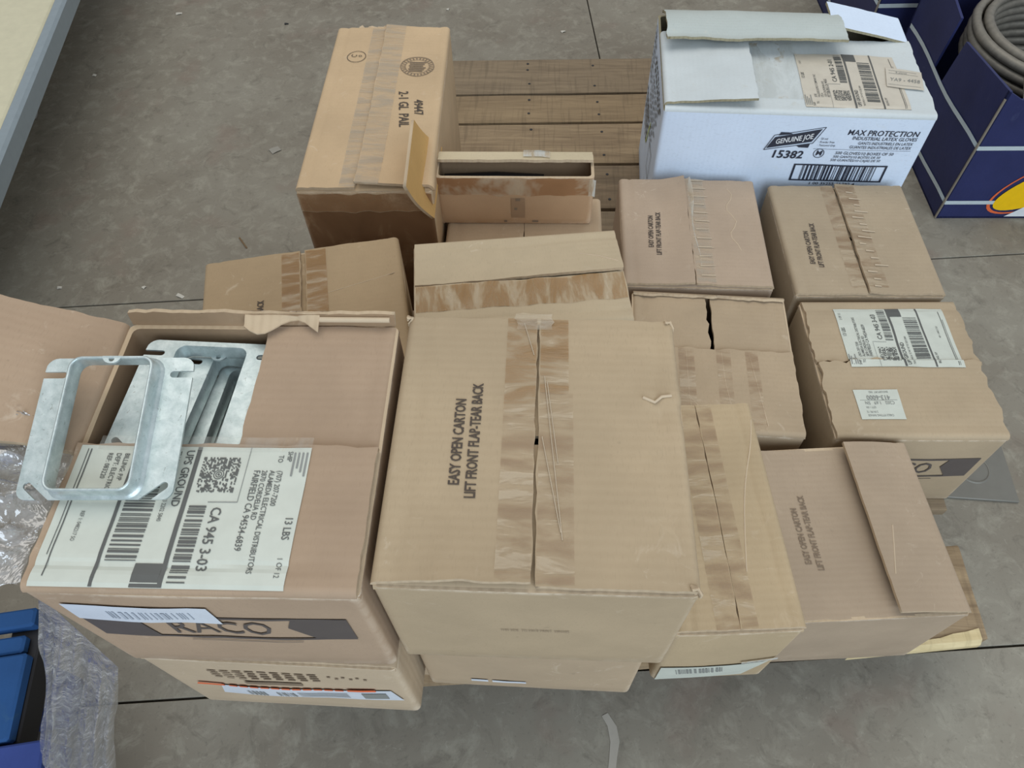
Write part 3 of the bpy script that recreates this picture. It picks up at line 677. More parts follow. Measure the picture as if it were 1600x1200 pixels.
# --- middle carton with both end flaps showing
c = Carton('cardboard_box', 'brown carton with two end flaps showing and taped front flap', 0.2235, 0.5780, Z1 + 0.001, 0.206, 0.221, 0.167, -2.7, kraft(8), seed=8)
c.body(); La = c.r * math.pi / 2 - c.r
c.flap('L', 0.100 + La, dh=TH * 1.1, seed=3, jag=0.002); c.flap('R', 0.100 + La, dh=TH * 1.1, seed=4, jag=0.001)
o, SF = c.flap('F', 0.124 + La, seed=5, warp=0.002, jag=0.002, label='front flap with bands of tape'); xf = local_xy(c, SF, 'F')
c.flap('B', 0.010, theta=60, seed=2, jag=0.003, label='torn stub of the back flap')
for x, w, sd in ((-0.045, 0.020, 3), (0.003, 0.018, 5), (0.040, 0.016, 6)): c.tape(xf, x, x + w, -0.108, 0.012, TAPEF, seed=sd)
for pts in ([(-0.085, -0.02), (-0.06, -0.045), (-0.035, -0.06), (-0.02, -0.08)], [(0.01, 0.008), (0.012, -0.04), (0.02, -0.10)], [(0.045, 0.008), (0.052, -0.05), (0.058, -0.10)], [(-0.035, 0.008), (-0.034, -0.06), (-0.03, -0.10)]):
    crease(c, [xf(x, y, 0.0001) for x, y in pts], CREASE, r=0.0006)

# --- left carton, tilted
c = Carton('cardboard_box', 'brown carton with split brown tape turned askew, behind the open box of steel plates', -0.2600, 0.5180, 0.2825, 0.226, 0.200, 0.1475, 12.5, kraft(9, srgb(182, 158, 126)), seed=9)
c.body(); SL, SR, La = close_lr(c, 0.006, (2, 9))
xl, xr = local_xy(c, SL, 'L'), local_xy(c, SR, 'R')
c.tape(xl, -0.024, -0.004, -0.095, 0.096, tape_mat('brown_tape_a', 'y', srgb(162, 124, 80), 0.62, 0.45), seed=3); c.tape(xr, 0.004, 0.027, -0.095, 0.096, tape_mat('brown_tape_b', 'y', srgb(166, 128, 82), 0.68, 0.5), seed=6)
c.easy(xl, -0.0600, -0.020, -0.0485, -0.016, 88)
crease(c, [xr(0.005 + 0.1 * t, 0.022 + 0.02 * t, 0.0001) for t in (0, 0.2, 0.5, 0.8, 1)], CREASE, r=0.0004)

# --- carton with the crosswise tape
c = Carton('cardboard_box', 'brown carton with crosswise brown tape below its seam, behind the big topmost carton', -0.0225, 0.5270, 0.2825, 0.221, 0.130, 0.1975, 6.6, kraft(10, srgb(196, 178, 148)), seed=10)
c.body(); SF, SB, La = close_fb(c, 0.0012, (5, 6), half=0.0655, liftB=lambda u, e: 0.006 * max(0, e / 0.07) * max(0, min(1, (0.10 - u) / 0.2)))
xf = local_xy(c, SF, 'F')
c.tape(xf, -0.108, 0.108, -0.036, -0.001, TAPEX, seed=3)
xb = local_xy(c, SB, 'B'); crease(c, [xb(0.066, 0.028, 0.0002), xb(0.085, 0.022, 0.0004), xb(0.105, 0.012, 0.0002)], CREASE, r=0.0008)

# --- big taped carton on top
c = Carton('cardboard_box', 'big topmost brown carton with bold opening instruction and brown centre tape', -0.0005, 0.2595, 0.4485, 0.203, 0.213, 0.1625, -0.2, kraft(11, srgb(184, 163, 132)), seed=11)
c.body(); SL, SR, La = close_lr(c, 0.0022, (2, 3), half=0.1005, liftL=lambda u, e: 0.0075 * max(0, (u - 0.035) / 0.07) ** 2 * min(1, e * 25),
    liftR=lambda u, e: 0.0022 * math.exp(-((u - 0.034 + 0.25 * (e - 0.012)) / 0.006) ** 2) * math.exp(-((e - 0.012) / 0.012) ** 2) - 0.0016 * math.exp(-((u - 0.024) / 0.008) ** 2) * math.exp(-((e - 0.010) / 0.012) ** 2))
xl, xr = local_xy(c, SL, 'L'), local_xy(c, SR, 'R')
c.easy(xl, -0.0545, -0.004, -0.0432, -0.002, 90, sz=1.04)
c.tape(xl, -0.0245, -0.0022, 0.018, 0.105, TAPEY, seed=3); c.tape(xr, 0.0008, 0.0215, 0.036, 0.105, TAPEY, seed=6)
c.tape(xl, -0.0245, -0.0022, -0.103, 0.0175, TAPEF, seed=4, label='loose pale tape'); c.tape(xr, 0.0008, 0.0245, -0.104, 0.0355, TAPEF, seed=7, label='loose pale tape')
m = MB()
for a, b in (((0.004, 0.05), (0.017, -0.075)), ((0.006, 0.045), (0.014, -0.02)), ((-0.012, 0.10), (-0.004, 0.07)), ((0.003, 0.0), (0.016, -0.07))):
    f = xl if a[0] < 0 else xr; m.tube([f(a[0] + (b[0] - a[0]) * t, a[1] + (b[1] - a[1]) * t, 0.0012) for t in [i / 8 for i in range(9)]], 0.00035, 5)
m.build('tape_folds', TAPEB, c.root); tag(c.root.children[-1], None, None, None, 'stuff')
# crumpled tape tail standing over the back edge
m = MB(); m.grid([[Vector((-0.018 + 0.0045 * j + 0.003 * fbm(i, j, 2, 0.7), 0.094 + 0.0034 * i, c.h + 0.001 + 0.006 * abs(fbm(i, j, 4, 0.8)) * (1 if i else 0.2))) for j in range(7)] for i in range(5)])
m.build('tape_tail', TAPEC, c.root); tag(c.root.children[-1], 'crumpled clear tape tail at the back edge')
crease(c, [xr(0.074, 0.034, 0.0001), xr(0.082, 0.030, 0.0008), xr(0.087, 0.0345, 0.0008), xr(0.094, 0.036, 0.0005)], CREASE, r=0.0012)
m = MB()
for sx, sy in ((1, -1), (1, 1), (-1, 1)):
    for k in range(5):
        x = sx * (c.w / 2 - 0.003) + 0.002 * fbm(k, sx, sy); y = sy * (c.d / 2 - 0.003) + 0.002 * fbm(k, sy, 3)
        m.tube([(x - 0.004, y + 0.002 * math.sin(k), c.h - 0.002 + 0.001 * k), (x, y, c.h + 0.0012), (x + 0.003 * sx, y - 0.002, c.h - 0.004 - 0.001 * k)], 0.0012, 5)
m.build('crushed_corners', EDGE, c.root); tag(c.root.children[-1], None, None, None, 'stuff')
p = Print(c.W['F'], 0.001, 0.0865, -1.5, 0.0008); p.text('THIS SIDE  TO FACE PAINT  HINGES', 0, 0, 0.0048, 0.62); p.build('printed_text', [FAINT], c.root, 'faint line of small lettering')
# ------------------------------------------------------------------ open box of steel plates
c = Carton('open_cardboard_box', 'open brown box holding square steel plates, with large shipping label on its front flap', -0.2145, 0.2515, 0.4485, 0.212, 0.214, 0.1625, 0.5, kraft(12, srgb(180, 156, 128)), seed=12)
c.body(); La = c.r * math.pi / 2 - c.r
c.flap('R', 0.100 + La, theta=90, dh=0.0045, seed=5, label='right flap folded flat')
c.flap('L', 0.125, theta=-62, u0=-0.105, u1=0.010, seed=4, warp=0.003, jag=0.0015, mats=[c.mats[0], EDGE, kraft(13, srgb(198, 166, 126))], label='left flap folded open outwards', shear=0.06)
c.flap('B', 0.013, theta=-10, u0=-0.103, u1=0.104, seed=6, jag=0.0016, label='torn stub of the back flap', mats=[INSIDE, EDGE, kraft(14)])
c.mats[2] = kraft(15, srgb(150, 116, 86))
o, SF = c.flap('F', 0.104 + La, seed=7, warp=0.0016, jag=0.0012, label='front flap carrying the shipping label'); xf = local_xy(c, SF, 'F')
ups(xf, -0.1000, -0.0055, -90, 0.099, 0.160, 'CA 945 3-03', ['(707) 207-7200', 'ALAMEDA ELECTRICAL DISTRIBUTORS', '2870 CORDELIA RD', 'FAIRFIELD CA 94534-6839'], ('SHIP', 'TO'), '13 LBS', '1 OF 12', 'UPS GROUND', ['BILLING: P/P', 'DEPT: ELECTRIC', 'REF: 083220'], PAPER, c.root, 33)
m = MB(); m.grid([[xf(-0.088 + 0.0165 * i, -0.0085 + 0.0035 * j + 0.0012 * fbm(i, j, 1), 0.0016 + 0.0010 * abs(fbm(i * 1.3, j, 5))) for j in range(4)] for i in range(10)])
m.build('tape', TAPECL, c.root); tag(c.root.children[-1], 'clear tape along the flap edge')
# torn liner strip on the back rim
m = MB(); m.sheet(lambda i, j, o: Vector((-0.012 + 0.058 * i, 0.110 - (0.010 + 0.007 * math.sin(i * 7)) * j, c.h + 0.006 - 0.004 * j + 0.0012 * fbm(i * 3, j * 2, 7) + o)), 10, 4, 0.0012)
m.build('torn_liner', EDGE, c.root); tag(c.root.children[-1], 'pale strip of torn liner on the back rim')
crease(c, [(0.046 + 0.0135 * i, 0.1065 + 0.0012 * fbm(i, 3, 3), c.h + 0.003) for i in range(5)], CREASE, 'torn_edge', r=0.0024)
front_band(c, c.W['F'], 0.0965, 0.043)
p = Print(c.W['F'], -0.0465, 0.124, -1.5, 0.0013); p.quad([(-0.044, -0.0135), (0.052, -0.0150), (0.050, 0.0150), (-0.044, 0.0150)], 8, 3); lab = p.build('barcode_label', [COOLW], c.root, 'white barcode label')
p = Print(c.W['F'], -0.0465, 0.124, -1.5, 0.0018); p.bars(-0.018, -0.007, 0.036, 0.006, 18, 51); p.build('label_print', [flat_mat('pale_print', srgb(186, 194, 204), 0.5)], lab)

# ------------------------------------------------------------------ square mud rings
def ring_outline():
    right = []
    d = Vector((0.787, 0.616)); n = Vector((-0.616, 0.787)); e = Vector((0.0455, -0.0408))
    right += [(0.0298, -0.05)] + [tuple(e + n * 0.0026 * math.cos(a) + d * 0.0026 * math.sin(a)) for a in [math.pi * k / 6 for k in range(7)]] + [(0.0382, -0.05)]
    right += [(0.052 - 0.007 + 0.007 * math.sin(a), -0.05 + 0.007 - 0.007 * math.cos(a)) for a in [math.pi / 2 * k / 5 for k in range(6)]]
    y = 0.0375; right += [(0.052, y - 0.0024)] + [(0.0385 - 0.0024 * math.sin(a), y - 0.0024 * math.cos(a)) for a in [math.pi * k / 6 for k in range(7)]] + [(0.052, y + 0.0024)]
    right += [(0.052 - 0.008 + 0.008 * math.cos(a), 0.05 - 0.008 + 0.008 * math.sin(a)) for a in [math.pi / 2 * k / 5 for k in range(1, 6)]]
    return right + [(-x, y) for x, y in right[::-1]]
def rrect(hx, hy, r, n=5):
    p = []
    for cx, cy, a0 in ((hx - r, hy - r, 0), (-hx + r, hy - r, 90), (-hx + r, -hy + r, 180), (hx - r, -hy + r, 270)):
        p += [(cx + r * math.cos(R(a0 + 90 * k / n)), cy + r * math.sin(R(a0 + 90 * k / n))) for k in range(n + 1)]
    return p
def curve_plate(polys, th):
    cu = bpy.data.curves.new('p', 'CURVE'); cu.dimensions = '2D'; cu.fill_mode = 'BOTH'; cu.extrude = th / 2
    for poly in polys:
        sp = cu.splines.new('POLY'); sp.points.add(len(poly) - 1); sp.use_cyclic_u = True
        for q, (x, y) in zip(sp.points, poly): q.co = (x, y, 0, 1)
    ob = bpy.data.objects.new('p', cu); C.objects.link(ob)
    me = bpy.data.meshes.new_from_object(ob.evaluated_get(bpy.context.evaluated_depsgraph_get()))
    bpy.data.objects.remove(ob); bpy.data.curves.remove(cu)
    me.materials.clear(); me.materials.append(GALV); me.set_sharp_from_angle(angle=R(30)); return me
OX, OY = 0.0278, 0.0455
plate_me = curve_plate([ring_outline(), rrect(OX, OY, 0.007)], 0.0016); plate_me.name = 'plate'
tab_me = curve_plate([[(0.0065 * math.cos(a), -0.0055 * math.sin(a)) for a in [math.pi * k / 10 for k in range(11)]], [(0.002 * math.cos(2 * math.pi * k / 10), -0.0024 + 0.0018 * math.sin(2 * math.pi * k / 10)) for k in range(10)]], 0.0016); tab_me.name = 'screw_tab'
m = MB(); prof = [(0.0045, 0.0006), (0.0042, 0.0014), (0.0026, 0.0020), (0.0018, 0.0035), (0.0016, 0.0112), (0.0010, 0.0126), (0.0, 0.0128), (-0.0006, 0.0122), (-0.0008, 0.0105), (-0.0004, 0.0), (0.0, -0.0010)]
m.grid([[(x, y, z) for x, y in rrect(OX + o, OY + o, 0.007 + max(-0.002, o))] for o, z in prof], close=True, flip=True)
co_ = m.build('collar', GALV); collar_me = co_.data; bpy.data.objects.remove(co_)
def mud_ring(label, loc, mtx, group=None):
    t = thing('mud_ring', label, 'steel plate', loc, 0, group); t.rotation_euler = mtx.to_euler()
    for nm, me, p in (('plate', plate_me, (0, 0, 0)), ('collar', collar_me, (0, 0, 0)), ('screw_tab', tab_me, (0, OY + 0.0012, 0.0118))):
        o = bpy.data.objects.new(nm, me); C.objects.link(o); o.parent = t; o.location = p
    return t
def frame(px, py):
    ex = Vector(px).normalized(); ez = ex.cross(Vector(py)).normalized(); ey = ez.cross(ex)
    return Matrix((ex, ey, ez)).transposed()
fm = frame((1.0, 0.028, 0.004), (0.066, 0.97, 0.235))
mud_ring('galvanized square steel plate with raised opening, lying on top of the open box', (-0.2900, 0.2500, 0.6290), fm)
flip = lambda yaw, tx=0.0: (Matrix.Rotation(R(yaw), 3, 'Z') @ Matrix.Rotation(R(180 + tx), 3, 'Y'))
spots = [(-0.2540, 0.2950, 0.6000, -2, 'galvanized square steel plate topmost of those inside the open box'),
         (-0.2330, 0.2960, 0.5850, -5, 'steel plate second from the top inside the open box, seen through the upper opening'),
         (-0.2230, 0.2940, 0.5700, -3, 'steel plate third from the top inside the open box, in shadow'),
         (-0.2180, 0.2960, 0.5550, -4, 'steel plate fourth from the top inside the open box, deep in shadow')]
for x, y, z, yw, lb in spots: mud_ring(lb, (x, y, z), flip(yw))
for k in range(6): mud_ring('steel plate at the bottom of the open box, hidden in the dark', (-0.215 + 0.004 * (k % 2), 0.296, 0.5400 - 0.0148 * k), flip(-2), 'plates at the bottom of the open box')

# ------------------------------------------------------------------ white glove carton
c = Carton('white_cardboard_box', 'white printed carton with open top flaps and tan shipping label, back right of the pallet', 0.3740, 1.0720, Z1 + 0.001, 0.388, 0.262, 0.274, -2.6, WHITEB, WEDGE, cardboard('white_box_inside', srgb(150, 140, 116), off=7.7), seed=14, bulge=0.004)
c.body(); La = c.r * math.pi / 2 - c.r
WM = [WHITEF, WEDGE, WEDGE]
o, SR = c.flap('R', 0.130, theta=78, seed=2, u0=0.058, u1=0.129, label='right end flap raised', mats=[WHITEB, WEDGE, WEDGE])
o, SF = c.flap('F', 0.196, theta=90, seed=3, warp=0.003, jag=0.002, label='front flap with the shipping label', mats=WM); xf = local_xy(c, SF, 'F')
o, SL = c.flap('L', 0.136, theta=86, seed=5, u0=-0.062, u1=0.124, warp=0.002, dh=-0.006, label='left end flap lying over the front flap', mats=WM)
o, SB = c.flap('B', 0.128, theta=79, seed=6, u0=-0.083, u1=0.188, dh=-0.006, warp=0.003, lift=lambda u, e: 0.012 * math.sin(min(1, e / 0.11) * 3.1), jag=0.002, label='back flap with a grey worn inside', mats=[cardboard('grey_white_board', srgb(190, 198, 194), dark=0.9, off=8.0, flute=(0, 1, 0)), WEDGE, WEDGE])
m = MB(); m.grid([[xf(-0.060 + 0.008 * math.sin(i), -0.10 + 0.016 * i, 0.0008) for i in range(10)], [xf(0.012 + 0.002 * math.sin(i * 2), -0.10 + 0.016 * i, 0.0010) for i in range(10)]], flip=True)
m.build('tape', TAPECL, c.root); tag(c.root.children[-1], 'clear tape left of the label')
ups(xf, 0.1585, -0.1180, 90, 0.134, 0.148, 'CA 945 2-01', ['JOSE', 'HILLSIDE SUPPLY COMPANY INC', 'STE A', '1250 CALIFORNIA AVE', 'PITTSBURG CA 94565'], ('SHIP', 'TO:'), '12 LBS', '1 OF 1', 'UPS GROUND', ['BILLING: P/P'], CREAM, c.root, 71)
p = Print(xf, 0.163, -0.044, -9, 0.0024); p.quad([(-0.026, -0.026), (0.026, -0.026), (0.026, 0.024), (-0.026, 0.024)], 5, 5); lab = p.build('price_sticker', [CREAM], c.root, 'cream sticker with a handwritten number')
q = Print(xf, 0.163, -0.044, -9, 0.0029); q.text('YA9 - 4458', 0, -0.006, 0.013, 0.7, 0.0, 0.2); q.rect(-0.022, 0.010, 0.020, 0.0106); q.rect(-0.022, 0.017, 0.018, 0.0176); q.rect(-0.024, -0.02, 0.022, -0.0194)
q.text('R plumb', -0.004, 0.0135, 0.006, 0.8, 0.0, 0.2); q.build('label_print', [GINK], lab)
Fw = c.W['F']
p = Print(Fw, 0, 0, 0, 0.0010); p.mi = 0
# badge: slanted dark banner with white outlined lettering and two small bars
p.quad([(-0.033, 0.2135), (0.030, 0.2265), (0.040, 0.2480), (-0.024, 0.2325)], 6, 2)
p.quad([(-0.020, 0.2355), (0.000, 0.2385), (-0.006, 0.2410), (-0.018, 0.2410)], 2, 1); p.quad([(0.010, 0.2195), (0.014, 0.2165), (0.028, 0.2160), (0.029, 0.2235)], 2, 1)
for a, b in (((-0.036, 0.2105), (0.0325, 0.2240)), ((0.0325, 0.2240), (0.0445, 0.2510)), ((0.0445, 0.2510), (-0.026, 0.2355)), ((-0.026, 0.2355), (-0.036, 0.2105))):
    n_ = Vector((b[1] - a[1], a[0] - b[0])).normalized() * 0.0005
    p.quad([(a[0] - n_.x, a[1] - n_.y), (b[0] - n_.x, b[1] - n_.y), (b[0] + n_.x, b[1] + n_.y), (a[0] + n_.x, a[1] + n_.y)], 6, 1)
p.text('15382', 0.0, 0.2030, 0.0182, 1.06, 0.024, 0.12)
p.ring(0.0465, 0.2070, 0.0070, 0.0080, 24); p.text('M', 0.0465, 0.2070, 0.0125, 1.0, 0.01, 0.1)
p.text('MAX PROTECTION', 0.128, 0.2435, 0.0128, 0.92, 0.012, 0.1)
p.text('INDUSTRIAL LATEX GLOVES', 0.133, 0.2345, 0.0083, 0.88, 0.005, 0.1)
p.text('GANTS INDUSTRIELS EN LATEX', 0.137, 0.2265, 0.0068, 0.82, 0.004, 0.1); p.text('GUANTES INDUSTRIALES DE LATEX', 0.132, 0.2195, 0.0068, 0.82, 0.004, 0.1)
for i, t in enumerate(('\u00b7 50 mil', '\u00b7 Powder Free', '\u00b7 Textured Grip')): p.text(t, 0.040, 0.2320 - 0.0055 * i, 0.0048, 0.85, 0.0, 0.1, 'LEFT')
p.rect(0.036, 0.2145, 0.178, 0.2149)
p.text('500 GLOVES/10 BOXES OF 50', 0.113, 0.2085, 0.0070, 0.95, 0.004, 0.1); p.text('500 GANTS/10 BO\u00ceTES DE 50', 0.104, 0.2020, 0.0060, 0.92, 0.003, 0.1); p.text('500 GUANTES/10 CAJAS DE 50', 0.104, 0.1960, 0.0060, 0.92, 0.003, 0.1)
for a in ((0.016, 0.1850, 0.156, 0.1875), (0.016, 0.1560, 0.156, 0.1585), (0.016, 0.1560, 0.0190, 0.1875), (0.153, 0.1560, 0.156, 0.1875)): p.rect(*a)
p.bars(0.030, 0.1585, 0.140, 0.1850, 30, 91)
p.text('1 00 35255 15382 4', 0.083, 0.1510, 0.0070, 1.25, 0.004)
b_ = p.build('printed_text', [NINK], c.root, 'dark product print with badge, number and barcode')
p = Print(Fw, 0, 0, 0, 0.0014); p.text('GENUINE JOE', 0.0035, 0.2300, 0.0118, 0.74, 0.018, 0.25, ang=12); p.build('badge_lettering', [WPRINT], c.root, 'white badge lettering')
# left wall print
Lw = c.W['L']; p = Print(Lw, 0, 0, 0, 0.0012); rnd = random.Random(3)
for i in range(9):
    y0 = 0.245 - 0.011 * i; xx = -0.045
    while xx < 0.095 - 0.004 * i:
        L = rnd.uniform(0.006, 0.016); p.rect(xx, y0, xx + L, y0 + (0.0055 if i < 2 else 0.0035)); xx += L + 0.004
for i in range(6):
    y0 = 0.245 - 0.012 * i; xx = -0.115
    while xx < -0.065: L = rnd.uniform(0.005, 0.014); p.rect(xx, y0, xx + L, y0 + 0.005); xx += L + 0.004
for i in range(4):
    y0 = 0.155 - 0.012 * i; xx = -0.10
    while xx < 0.0: L = rnd.uniform(0.008, 0.016); p.rect(xx, y0, xx + L, y0 + 0.007); xx += L + 0.004
for a in ((0.055, 0.110, 0.057, 0.160), (0.090, 0.110, 0.092, 0.160), (0.055, 0.110, 0.092, 0.112), (0.055, 0.158, 0.092, 0.160), (0.05, 0.08, 0.09, 0.081), (-0.115, 0.250, -0.113, 0.262), (-0.113, 0.250, -0.09, 0.252), (-0.113, 0.260, -0.09, 0.262), (-0.092, 0.250, -0.09, 0.262)): p.rect(*a)
p.build('printed_text', [LINK], c.root, 'columns of small black print with an outlined box')['kind'] = 'stuff'
p = Print(Lw, 0.02, 0.150, 65, 0.0014); p.rect(-0.032, -0.0025, 0.030, 0.0025); p.build('highlight_stroke', [LIME], c.root, 'yellow-green stroke')
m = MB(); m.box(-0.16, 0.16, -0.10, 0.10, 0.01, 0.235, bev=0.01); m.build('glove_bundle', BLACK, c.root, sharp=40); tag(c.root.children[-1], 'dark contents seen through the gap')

# ------------------------------------------------------------------ tall carton with paint-pail stamp
c = Carton('tall_cardboard_box', 'tall tan carton with round seal stamp and long clear-taped seam, back left of the pallet', -0.2230, 0.8800, Z1 + 0.001, 0.168, 0.358, 0.334, 1.2, kraft(16, srgb(200, 174, 140)), seed=16, bulge=0.003)
c.body(); SL, SR, La = close_lr(c, 0.001, (3, 6), half=0.074, liftR=lambda u, e: 0.005 * max(0, (e - 0.03) / 0.06) + 0.003 * max(0, (-u - 0.12) / 0.05), shearL=0.0)
xl, xr = local_xy(c, SL, 'L'), local_xy(c, SR, 'R')
c.tape(xl, -0.030, -0.0105, -0.176, 0.176, TAPEC, seed=3, jag=0.004); c.tape(xr, -0.009, 0.020, -0.181, 0.177, TAPEC, seed=7, jag=0.003, label='pale clear tape along the seam')
p = Print(xr, 0.0445, 0.075, 0, 0.0009)
p.ring(0, 0, 0.0225, 0.0238, 28); p.ring(0, 0, 0.0165, 0.0172, 28)
for k in range(26):
    a = 2 * math.pi * k / 26
    for r in (0.0185, 0.0208): p.quad([(r * math.cos(a) - 0.001, r * math.sin(a) - 0.001), (r * math.cos(a) + 0.0008, r * math.sin(a) - 0.001), (r * math.cos(a) + 0.001, r * math.sin(a) + 0.0008), (r * math.cos(a) - 0.0006, r * math.sin(a) + 0.001)])
for i in range(6): p.rect(-0.012 + 0.001 * (i % 2), 0.011 - 0.0042 * i, 0.012 - 0.002 * (i % 3), 0.0088 - 0.0042 * i)
p.build('round_stamp', [FAINT], c.root, 'round seal stamp of tiny lettering')
p = Print(xr, 0, 0, 0, 0.0009); p.text('49447', 0.0540, -0.020, 0.0170, 0.78, 0.012, ang=-84); p.text('2-1 GL  PAIL', 0.0345, -0.024, 0.0185, 0.78, 0.012, ang=-84); p.build('printed_text', [INK], c.root, 'black stencilled lot number')
p = Print(xl, -0.0450, 0.100, 0, 0.0009); p.ring(0, 0, 0.0128, 0.0137, 26, 1.0); p.text('C', -0.0035, 0.002, 0.012, 0.8, ang=70); p.text('o', 0.0045, 0.0015, 0.011, 0.8, ang=70); p.build('pen_mark', [INK], c.root, 'circled pen mark')
FRONT_BROWN = tape_mat('glossy_front_layer', 'x', srgb(124, 90, 62), 0.85, 0.75, 20, srgb(150, 116, 84))  # dark brown layer covering the front wall below the edge tape
c.tape(c.W['F'], -0.083, 0.083, 0.299, 0.326, tape_mat('glossy_edge_tape', 'x', srgb(150, 112, 78), 0.75, 0.6, 20, srgb(172, 140, 108)), off=0.0016, label='glossy brown tape along the front edge')
c.tape(c.W['F'], -0.083, 0.083, 0.10, 0.298, FRONT_BROWN, off=0.0012, label='broad dark brown layer over the front')
m = MB(); m.sheet(lambda i, j, o: Vector((-0.052 + 0.048 * i, 0.176 + 0.010 * j * (0.6 + 0.4 * fbm(i * 6, 2, j)), c.h - 0.001 + 0.008 * fbm(i * 7, j * 2, 3) * j + o)), 10, 4, 0.0015); m.build('torn_liner', EDGE, c.root); tag(c.root.children[-1], 'crumpled torn edge at the back')
m = MB()
A, B_, C_, D_ = Vector((0.0855, -0.196, 0.300)), Vector((0.0855, -0.058, 0.300)), Vector((0.064, -0.118, 0.386)), Vector((0.066, -0.238, 0.386))
m.sheet(lambda i, j, o: (A * (1 - i) + B_ * i) * (1 - j) + (D_ * (1 - i) + C_ * i) * j + Vector((-1, 0.0, -0.25)).normalized() * (o + 0.004 * math.sin(math.pi * j)), 8, 8, -TH)
m.build('upturned_flap', [kraft(17, srgb(214, 172, 110)), EDGE, kraft(18, srgb(206, 166, 106))], c.root); tag(c.root.children[-1], 'orange-tan upturned flap leaning at the near right corner')

# ------------------------------------------------------------------ small open box
c = Carton('open_cardboard_box', 'small narrow open brown box with pale back flap and dark contents', -0.0365, 0.7740, 0.3485, 0.2030, 0.0500, 0.0815, 0.3, kraft(19, srgb(190, 156, 122)), seed=19, bulge=0.001, rad=0.003)
c.body(); 
c.flap('B', 0.027, theta=76, seed=3, mats=[kraft(20, srgb(206, 190, 164)), EDGE, INSIDE], label='pale back flap folded inwards', jag=0.001)
c.tape(c.W['F'], -0.100, 0.100, 0.0515, 0.0785, tape_mat('broad_brown_tape', 'x', srgb(166, 122, 84), 0.75, 0.65, 14), off=0.0008, label='broad brown tape along the front')
c.tape(c.W['F'], 0.095, 0.1035, 0.050, 0.077, TAPEW, off=0.0014, label='white tape end')
SBk = c.surf('B', 76); m = MB(); m.grid([[SBk(-0.045 + 0.0115 * i, -0.016 + 0.0062 * j + 0.004 * (i == 0), 0.002) for j in range(7)] for i in range(4)], flip=False); m.build('tape', TAPEW, c.root); tag(c.root.children[-1], 'white tape on the back flap')
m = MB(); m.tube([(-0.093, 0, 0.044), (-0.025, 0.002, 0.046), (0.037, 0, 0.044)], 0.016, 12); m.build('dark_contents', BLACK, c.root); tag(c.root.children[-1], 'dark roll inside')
p = Print(c.W['F'], 0.005, 0.017, 0, 0.0008); p.rect(-0.010, -0.004, 0.008, 0.030); p.mi = 1; p.rect(-0.020, -0.012, -0.016, -0.009); p.rect(0.018, -0.012, 0.026, -0.009); p.rect(-0.004, 0.026, 0.002, 0.030, off=0.0011); p.rect(-0.006, 0.010, -0.002, 0.014, off=0.0011)
p.build('printed_mark', [flat_mat('tan_stamp', srgb(160, 130, 100), 0.8), FAINT], c.root, 'worn stamped mark')

# ------------------------------------------------------------------ navy cable boxes
def navy_box(label, x, y, yaw, coil=True):
    t = thing('cable_box', label, 'cable box', (x, y, 0.0), yaw)
    w, d, h = 0.43, 0.42, 0.285; k = 0.005
    m = MB(); m.box(0, w, 0, d, 0.0, k); m.build('bottom_panel', NAVY, t, smooth=False)
    poly = [(0, 0.0), (d, 0.0), (d, h), (0.292, h + 0.002), (0.243, 0.278), (0.256, 0.168), (0.206, 0.165), (0.190, 0.262), (0.0, h)]
    m = MB(); m.prism(poly, 0, k, xf=lambda p: (p[2], p[0], p[1])); m.build('side_panel', NAVY, t, smooth=False)
    m = MB(); m.prism([(0, 0), (d, 0), (d, h), (0, h)], 0, k, xf=lambda p: (w - p[2], p[0], p[1])); m.build('side_panel', NAVY, t, smooth=False)
    fp = [(0, 0.0), (w, 0.0), (w, h), (w - 0.03, 0.268), (0.03, 0.268), (0, h)]
    m = MB(); m.prism(fp, 0, k, xf=lambda p: (p[0], p[2], p[1])); m.build('front_panel', NAVY, t, smooth=False)
    m = MB(); m.prism([(0, 0), (w, 0), (w, h), (0, h)], 0, k, xf=lambda p: (p[0], d - p[2], p[1])); m.build('back_panel', NAVY, t, smooth=False)
    m = MB()
    for z in (0.042, 0.170):
        pts = [(-0.0012, d * 0.98 - d * 0.98 * i / 10, z + (0.004 * math.sin(i * 0.8))) for i in range(11)]
        m.grid([[Vector(p) + Vector((0, 0, -0.005)) for p in pts] + [(0.003, -0.0012, z - 0.005), (w, -0.0012, z - 0.005)], [Vector(p) + Vector((0, 0, 0.004)) for p in pts] + [(0.003, -0.0012, z + 0.004), (w, -0.0012, z + 0.004)]])
    m.f = [f[::-1] for f in m.f]
    m.build('printed_stripe', STRAP, t)
    S = lambda u, a, o: Vector((u, -o, a))
    p = Print(S, 0.186, 0.088, 33, 0.0014); p.ring(0, 0, 0.0, 0.104, 40, 0.40); p.build('yellow_badge', [YELLOW], t, 'yellow slanted oval on the front')
    p = Print(S, 0.186, 0.090, 33, 0.0010); p.ring(0, 0, 0.110, 0.116, 40, 0.47); p.ring(0.02, 0.045, 0.050, 0.055, 30, 0.5); p.build('orange_outline', [ORANGE], t)
    p = Print(S, 0, 0, 0, 0.0018); p.quad([(0.133, 0.006), (0.40, 0.006), (0.40, 0.033), (0.160, 0.030)], 4, 1); p.build('white_wedge', [WPRINT], t)
    # edge wear and the white liner of the front rim
    m = MB(); m.tube([(0.0, 0.0, 0.002), (0.0, 0.0, 0.10), (0.0, 0.0, 0.27)], 0.0022, 6); m.build('worn_corner', NEDGE, t)
    if coil:
        m = MB(); m.sheet(lambda i, j, o: Vector((0.034 + 0.36 * i, 0.004 + 0.03 * j, 0.268 + 0.022 * j + o)), 6, 3, 0.003); m.build('front_rim_liner', [COOLW, NEDGE, COOLW], t)
    return t
